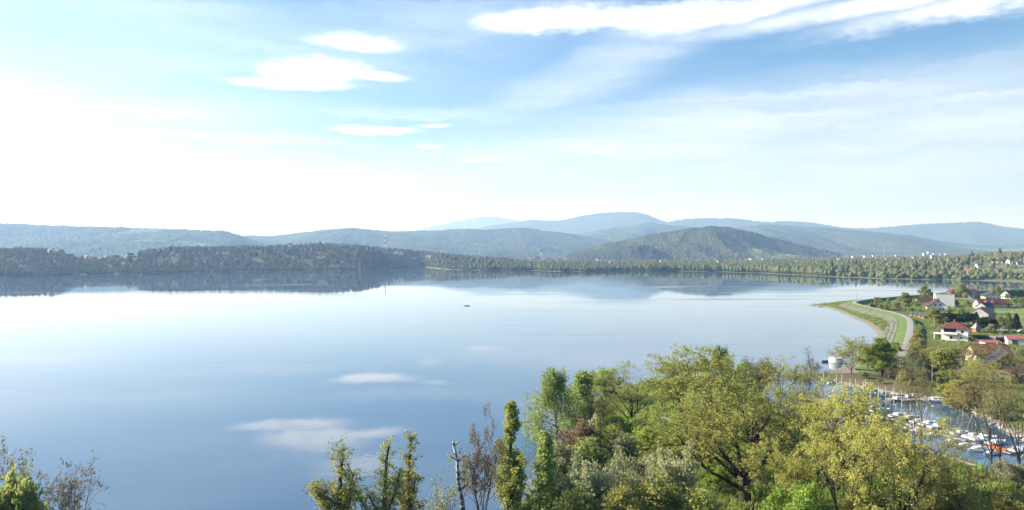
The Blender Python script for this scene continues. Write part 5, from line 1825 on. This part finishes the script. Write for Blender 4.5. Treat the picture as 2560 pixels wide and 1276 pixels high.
# white stacked raft, fender boom and gangway off the beach
X, Y = gp(2089, 908, 0)
rf_ = thing('floating_raft', 'round raft stacked with white rings moored off the beach', 'raft', (X, Y, 0))
for i in range(5):
    r_ = 2.65 - .03 * i + rr.uniform(-.05, .05)
    ring = MB()
    n = 20
    rings = []
    for k in range(8):
        a = 2 * math.pi * k / 8
        rings.append([((r_ - .25 + .25 * math.cos(a)) * math.cos(2 * math.pi * j / n), (r_ - .25 + .25 * math.cos(a)) * math.sin(2 * math.pi * j / n), .25 * math.sin(a)) for j in range(n)])
    rings.append(rings[0])
    ring.loft(rings, cap=False)
    ring.build('ring', 'white_paint', rf_, True, loc=(rr.uniform(-.05, .05), 0, .25 + i * .42))
MB().cyl(0, 0, 2.08, 2.2, 2.4, 20).build('lid', 'white_paint', rf_)
X, Y = gp(2067, 905, 0)
tag(MB().tube([(-2.6, 0, .12), (-2.4, 0, .12), (2.4, .2, .12), (2.6, .2, .12)], [.2, .42, .42, .2], 10).build('fender_boom', 'dark_metal', None, True, loc=(X, Y - 1.0, .25)), 'dark floating fender boom left of the white raft', 'float')
X, Y = gp(2108, 906, 0)
gw = thing('gangway', 'narrow two-beam gangway from the raft to the beach', 'gangway', (X, Y - .6, 0), -.06)
for s_ in (-.6, .6):
    MB().tube([(-1.4, s_, .5), (7, s_, .7)], [.09, .09], 6).build('beam', 'metal_grey', gw)
for i in range(8):
    MB().box(-1.1 + i, -.95 + i, -.58, .58, .50 + i * .024, .56 + i * .024).build('crosspiece', 'timber_grey', gw)
MB().box(-2.6, -1.2, -1.2, 1.2, .1, .75).build('landing_float', 'concrete', gw)
# red railing on the point
X, Y = gp(2084, 934, 1.0)
rl = thing('railing', 'red tubular railing on the stony point', 'railing', (X, Y, gz(X, Y)), .02)
for i in range(5):
    MB().cyl(-3 + i * 1.5, 0, -.3, 1.25, .05, 6).build('post', 'red_paint', rl)
for h_ in (.65, 1.25):
    MB().tube([(-3.05, 0, h_), (3.05, 0, h_)], [.04, .04], 6).build('rail', 'red_paint', rl)
# rocks of the bank
bmv = []
for i in range(5):
    bm = bmesh.new()
    bmesh.ops.create_icosphere(bm, subdivisions=1, radius=1)
    for v_ in bm.verts:
        v_.co = Vector((v_.co.x * rr.uniform(.7, 1.3), v_.co.y * rr.uniform(.7, 1.3), v_.co.z * rr.uniform(.4, .8)))
    me = bpy.data.meshes.new('rock_shape')
    bm.to_mesh(me)
    bm.free()
    me.materials.append(MATS['stone'])
    bmv.append(me)
bank = smooth_line([(99, 262), (102, 256), (110, 251.5), (117, 241), (122, 227), (130.5, 217), (131.5, 201), (126, 180), (122.5, 164)], .62)
for i, p_ in enumerate(bank[::1]):
    o = obj('bank_rock', bmv[i % 5], None, (p_.x + rr.uniform(-.8, 1.2), p_.y + rr.uniform(-.6, .6), rr.uniform(.1, .45)), rr.uniform(0, 6), rr.uniform(.35, .95))
    tag(o, 'pale rough boulder in the stone bank round the marina basin', 'rock', 'boulders of the marina bank')

# ------------------------------------------------------------------ small things on the lake
p_ = gp(1167, 765, .1)
bt = thing('rowing_boat', 'tiny dark rowing boat alone in the middle of the lake', 'boat', (p_[0], p_[1], 0), .1)
obj('hull', BM['hull'], bt, scale=(.75, .8, .7)).material_slots[0].link = 'OBJECT'
bt.children[0].material_slots[0].material = MATS['dark_metal']
MB().box(-.3, -.05, -.75, .75, .5, .56).build('thwart', 'timber_grey', bt)
p_ = gp(168, 684.5, 0)
pf = thing('swim_platform', 'white raised platform on legs off the left far bank', 'platform', (p_[0], p_[1] - 35, 0))
MB().box(-4.5, 4.5, -2, 2, 3.0, 3.8).build('deck', 'white_paint', pf)
MB().box(-4.2, 4.2, -1.8, 1.8, 5.1, 5.5).build('roof', 'white_paint', pf)
for x_ in (-4, 0, 4):
    for y_ in (-1.7, 1.7):
        MB().cyl(x_, y_, -1, 5.1, .16, 6).build('post', 'white_paint', pf)
p_ = gp(364, 687, 0)
bu = thing('buoy', 'pale pillar buoy off the left far bank', 'buoy', (p_[0], p_[1] - 20, 0))
MB().cyl(0, 0, -.5, .8, .9, 10, .7).build('float', 'white_paint', bu)
MB().cyl(0, 0, .8, 5.2, .3, 8, .2).build('pillar', 'white_paint', bu)


# ------------------------------------------------------------------ far houses, church, chimney, masts
def far_house_mesh(nm, w_, d, h, wall, roofm, pitch=38):
    hw, hd = w_ / 2, d / 2
    rise = math.tan(math.radians(pitch)) * hd
    m = MB()
    V = []
    for x in (-hw, hw):
        V += [(x, -hd, -2), (x, hd, -2), (x, hd, h), (x, 0, h + rise - .1), (x, -hd, h)]
    m.add(V, [[0, 4, 3, 2, 1], [5, 6, 7, 8, 9], [0, 5, 9, 4], [1, 2, 7, 6]])
    r = MB()
    for s_ in (-1, 1):
        A = [(-hw - .5, s_ * (hd + .5), h - .35), (hw + .5, s_ * (hd + .5), h - .35), (hw + .5, 0, h + rise), (-hw - .5, 0, h + rise)]
        r.add(A + [(x, y, z_ + .3) for x, y, z_ in A], [[0, 1, 2, 3], [4, 5, 6, 7], [0, 1, 5, 4], [1, 2, 6, 5], [2, 3, 7, 6], [3, 0, 4, 7]])
    wn = MB()
    for k_ in range(3):
        for st in range(max(1, int(h / 2.8))):
            x = -hw + w_ * (k_ + .5) / 3
            wn.box(x - .6, x + .6, -hd - .06, -hd - .01, .9 + st * 2.8, 2.3 + st * 2.8)
    return m.mesh(nm + '_wall', wall), r.mesh(nm + '_roof', roofm), wn.mesh(nm + '_window', 'window_glass')


FH = [far_house_mesh('far_house_0', 11, 9, 5.5, 'white_wall', 'red_roof'), far_house_mesh('far_house_1', 12, 9, 5, 'cream_wall', 'brown_roof'),
      far_house_mesh('far_house_2', 13, 9, 3.5, 'white_wall', 'grey_roof', 35), far_house_mesh('far_house_3', 10, 8, 6, 'tan_wall', 'pale_red_roof'), far_house_mesh('far_house_4', 14, 10, 4, 'grey_wall', 'dark_roof')]
KIND = ['white house with red roof', 'cream house with brown roof', 'white house with grey roof', 'tan house with faded red roof', 'grey house with dark roof']


def far_house(u, off_, k_, where, s_=1.0, group='far houses', dz=0):
    p = far_pt(u, off_)
    t = thing('far_house', KIND[k_] + ' ' + where, 'house', (p[0], p[1], p[2] + dz), rr.uniform(-.8, .8), s_, group)
    for nm, me in zip(('wall', 'roof', 'window_row'), FH[k_]):
        if nm == 'window_row':
            continue
        obj(nm, me, t)
    return t


for i, (u_, k_) in enumerate([(176, 4), (190, 2), (210, 2), (216, 3), (232, 1), (268, 2), (276, 4), (290, 4), (297, 2), (325, 4)]):
    far_house(u_, 330 + 25 * (i % 3), k_, '%s from left in the left bank gap' % ORD[i], 1.15, 'houses on the left bank', 3)
for i, (u_, o_, k_) in enumerate([(128, 250, 0), (143, 250, 2), (405, 330, 2), (600, 360, 1), (618, 370, 3), (640, 380, 1), (662, 360, 4), (700, 380, 3), (726, 360, 1), (748, 380, 1), (775, 370, 3), (815, 370, 4),
                                  (800, 120, 2), (808, 122, 0), (990, 200, 2), (1003, 190, 0), (1020, 150, 4), (1034, 120, 1)]):
    far_house(u_, o_, k_, '%s from left on the left bank crest' % ORD[i], 1.1, 'houses on the left bank', 8)
for i, (u_, o_, k_) in enumerate([(2447, 240, 0), (2482, 300, 3), (2497, 330, 1), (2525, 320, 0), (2552, 280, 4), (2470, 470, 2), (2430, 180, 4), (2418, 150, 3),
                                  (2550, 95, 4), (2510, 85, 2), (2590, 110, 1)]):
    far_house(u_, o_, k_, '%s on the slope above the right far shore' % ORD[i], 1.0, 'houses above the right far shore', -.5)
TOWN = sorted((rr.choice([rr.uniform(1180, 1400), rr.uniform(1400, 1850), rr.uniform(1850, 2440)]), math.exp(rr.uniform(math.log(700), math.log(3300)))) for i in range(95))
for i, (u_, o_) in enumerate(TOWN):
    far_house(u_, o_, rr.randrange(5), 'in the far town, %s house from left' % ordw(i + 1), rr.uniform(.9, 1.3), 'houses of the far town', rr.uniform(2, 6))
for i, (u_, o_, w_) in enumerate([(2312, 3300, 22), (2322, 3300, 16), (2338, 3400, 30), (2352, 3400, 18), (2366, 3400, 18), (1420, 1500, 26), (1510, 1400, 26), (2244, 2900, 26)]):
    p = far_pt(u_, o_)
    t = thing('apartment_block', '%s pale flat-roofed block from the left in the far valley' % ORD[[5, 6, 7, 3, 4, 0, 1, 2][i]] if 0 else
              ['white block left of a pair in the far valley on the right', 'tallest white block in the far valley on the right', 'broad white block right of the pair in the far valley', 'small white block at the end of the far valley row',
               'last white block of the far valley row', 'long white hall right of the church tower', 'second long white hall in the far town', 'low white hall beside the lattice tower'][i], 'building', (p[0], p[1], p[2]))
    hh = [24, 34, 20, 18, 18, 14, 10, 14][i]
    MB().box(-w_ / 2, w_ / 2, -7, 7, -2, hh).build('wall', 'white_wall', t)
    MB().box(-w_ / 2 - .4, w_ / 2 + .4, -7.4, 7.4, hh + .02, hh + .8).build('roof', 'grey_roof', t)
    for k_ in range(int(hh / 4)):
        MB().box(-w_ / 2 + 1, w_ / 2 - 1, -7.12, -7.02, 1.5 + k_ * 4, 3.2 + k_ * 4).build('window_band', 'window_glass', t)
p = at(1354, 650, 3300)
ch = thing('church', 'church with tall pale tower and dark spire in the far town', 'church', (p.x, p.y, far_pt(1354, 3300 - float(shoreY(1354)))[2]))
MB().box(-5, 5, -5, 5, -2, 46).build('tower', 'white_wall', ch)
MB().loft([[(-5.6, -5.6, 46), (5.6, -5.6, 46), (5.6, 5.6, 46), (-5.6, 5.6, 46)], [(-4, -4, 52), (4, -4, 52), (4, 4, 52), (-4, 4, 52)], [(-2, -2, 55), (2, -2, 55), (2, 2, 55), (-2, 2, 55)],
           [(-2.2, -2.2, 58), (2.2, -2.2, 58), (2.2, 2.2, 58), (-2.2, 2.2, 58)], [(-.15, -.15, 72), (.15, -.15, 72), (.15, .15, 72), (-.15, .15, 72)]]).build('spire', 'dark_roof', ch)
MB().add([(-28, -8, -2), (-5.1, -8, -2), (-5.1, 8, -2), (-28, 8, -2), (-28, -8, 14), (-5.1, -8, 14), (-5.1, 8, 14), (-28, 8, 14)], [[0, 1, 5, 4], [1, 2, 6, 5], [2, 3, 7, 6], [3, 0, 4, 7], [4, 5, 6, 7]]).build('nave', 'cream_wall', ch)
MB().add([(-28.6, -8.6, 13.9), (-5.1, -8.6, 13.9), (-5.1, 8.6, 13.9), (-28.6, 8.6, 13.9), (-28.6, 0, 25), (-5.1, 0, 25)], [[0, 1, 5, 4], [2, 3, 4, 5], [0, 4, 3], [1, 2, 5]]).build('nave_roof', 'red_roof', ch)
p = at(1687, 652, 2900)
cz = far_pt(1687, 2900 - float(shoreY(1687)))[2]
cs = thing('chimney_stack', 'dark brick factory chimney in the far town', 'chimney', (p.x, p.y, cz))
MB().cyl(0, 0, -2, 34, 3.0, 12, 2.3).build('shaft', 'chimney_brick', cs)
MB().cyl(0, 0, 34, 36, 2.8, 12, 2.8).build('crown', 'chimney_brick', cs)


def mast(label, u, D, vtop, vbase, wid, bands, name='radio_mast'):
    b0, b1 = at(u, vbase, D), at(u, vtop, D)
    t = thing(name, label, 'mast', (b0.x, b0.y, b0.z - 12))
    H = b1.z - b0.z + 12
    n = 7
    for i in range(n):
        z0, z1 = H * i / n, H * (i + 1) / n
        w0, w1 = wid * (1 - .6 * i / n), wid * (1 - .6 * (i + 1) / n)
        m = MB()
        for sx, sy in ((-1, -1), (1, -1), (1, 1), (-1, 1)):
            m.tube([(sx * w0, sy * w0, z0), (sx * w1, sy * w1, z1)], [wid * .22] * 2, 4)
        for k_ in range(3):
            zz0, zz1 = z0 + (z1 - z0) * k_ / 3, z0 + (z1 - z0) * (k_ + 1) / 3
            for sx, sy, tx, ty in ((-1, -1, 1, -1), (1, -1, 1, 1), (1, 1, -1, 1), (-1, 1, -1, -1)):
                m.tube([(sx * w0, sy * w0, zz0), (tx * w1, ty * w1, zz1)], [wid * .14] * 2, 3)
        m.build('section', bands[i % len(bands)], t)
    MB().tube([(0, 0, H), (0, 0, H * 1.06)], [wid * .15, .1], 5).build('antenna', bands[0], t)
    return t


mast('red and white banded radio mast above the left bank wood', 963, 3000, 587, 622, 2.6, ['white_paint', 'red_paint'])
mast('grey lattice tower in the valley on the right', 2211, 3300, 618, 640, 2.2, ['metal_grey'], 'lattice_tower')
mast('thin far chimney-like mast left of the lattice tower', 2018, 3000, 632, 652, 1.2, ['timber_grey'], 'lattice_tower')

# ------------------------------------------------------------------ haze: the air over the whole valley
hm_ = bpy.data.materials.new('haze_air')
hm_.use_nodes = True
t = NT(hm_.node_tree)
vol = t.n('ShaderNodeVolumePrincipled', {'Color': (.36, .58, 1.0, 1), 'Absorption Color': (1, 1, 1, 1), 'Density': HAZE_D, 'Anisotropy': .25})
t.n('ShaderNodeOutputMaterial', {'Volume': vol.outputs[0]})
hz_ = MB().box(-26000, 26000, -2500, 40000, -6, 1750).build('haze', hm_)
hz_['kind'] = 'stuff'
tag(hz_, 'pale blue haze lying over the lake and the distant mountains', 'haze')

# ------------------------------------------------------------------ smoke from the inn chimney
sm_ = bpy.data.materials.new('smoke_air')
sm_.use_nodes = True
t = NT(sm_.node_tree)
vol = t.n('ShaderNodeVolumePrincipled', {'Color': (.85, .87, .9, 1), 'Density': .07})
t.n('ShaderNodeOutputMaterial', {'Volume': vol.outputs[0]})
X, Y = gp(2497, 905)
tag(MB().tube([(0, 0, 8.2), (.2, 0, 9.2), (.5, 0, 10.6), (1.1, .2, 12.2), (2.0, .3, 13.6), (3.2, .4, 14.6)], [.25, .45, .7, 1.0, 1.1, .5], 10).build('smoke', sm_, None, True, loc=(X, Y, gz(X, Y))),
    'thin wisp of pale smoke rising behind the large inn', 'smoke')
bpy.data.objects['smoke']['kind'] = 'stuff'
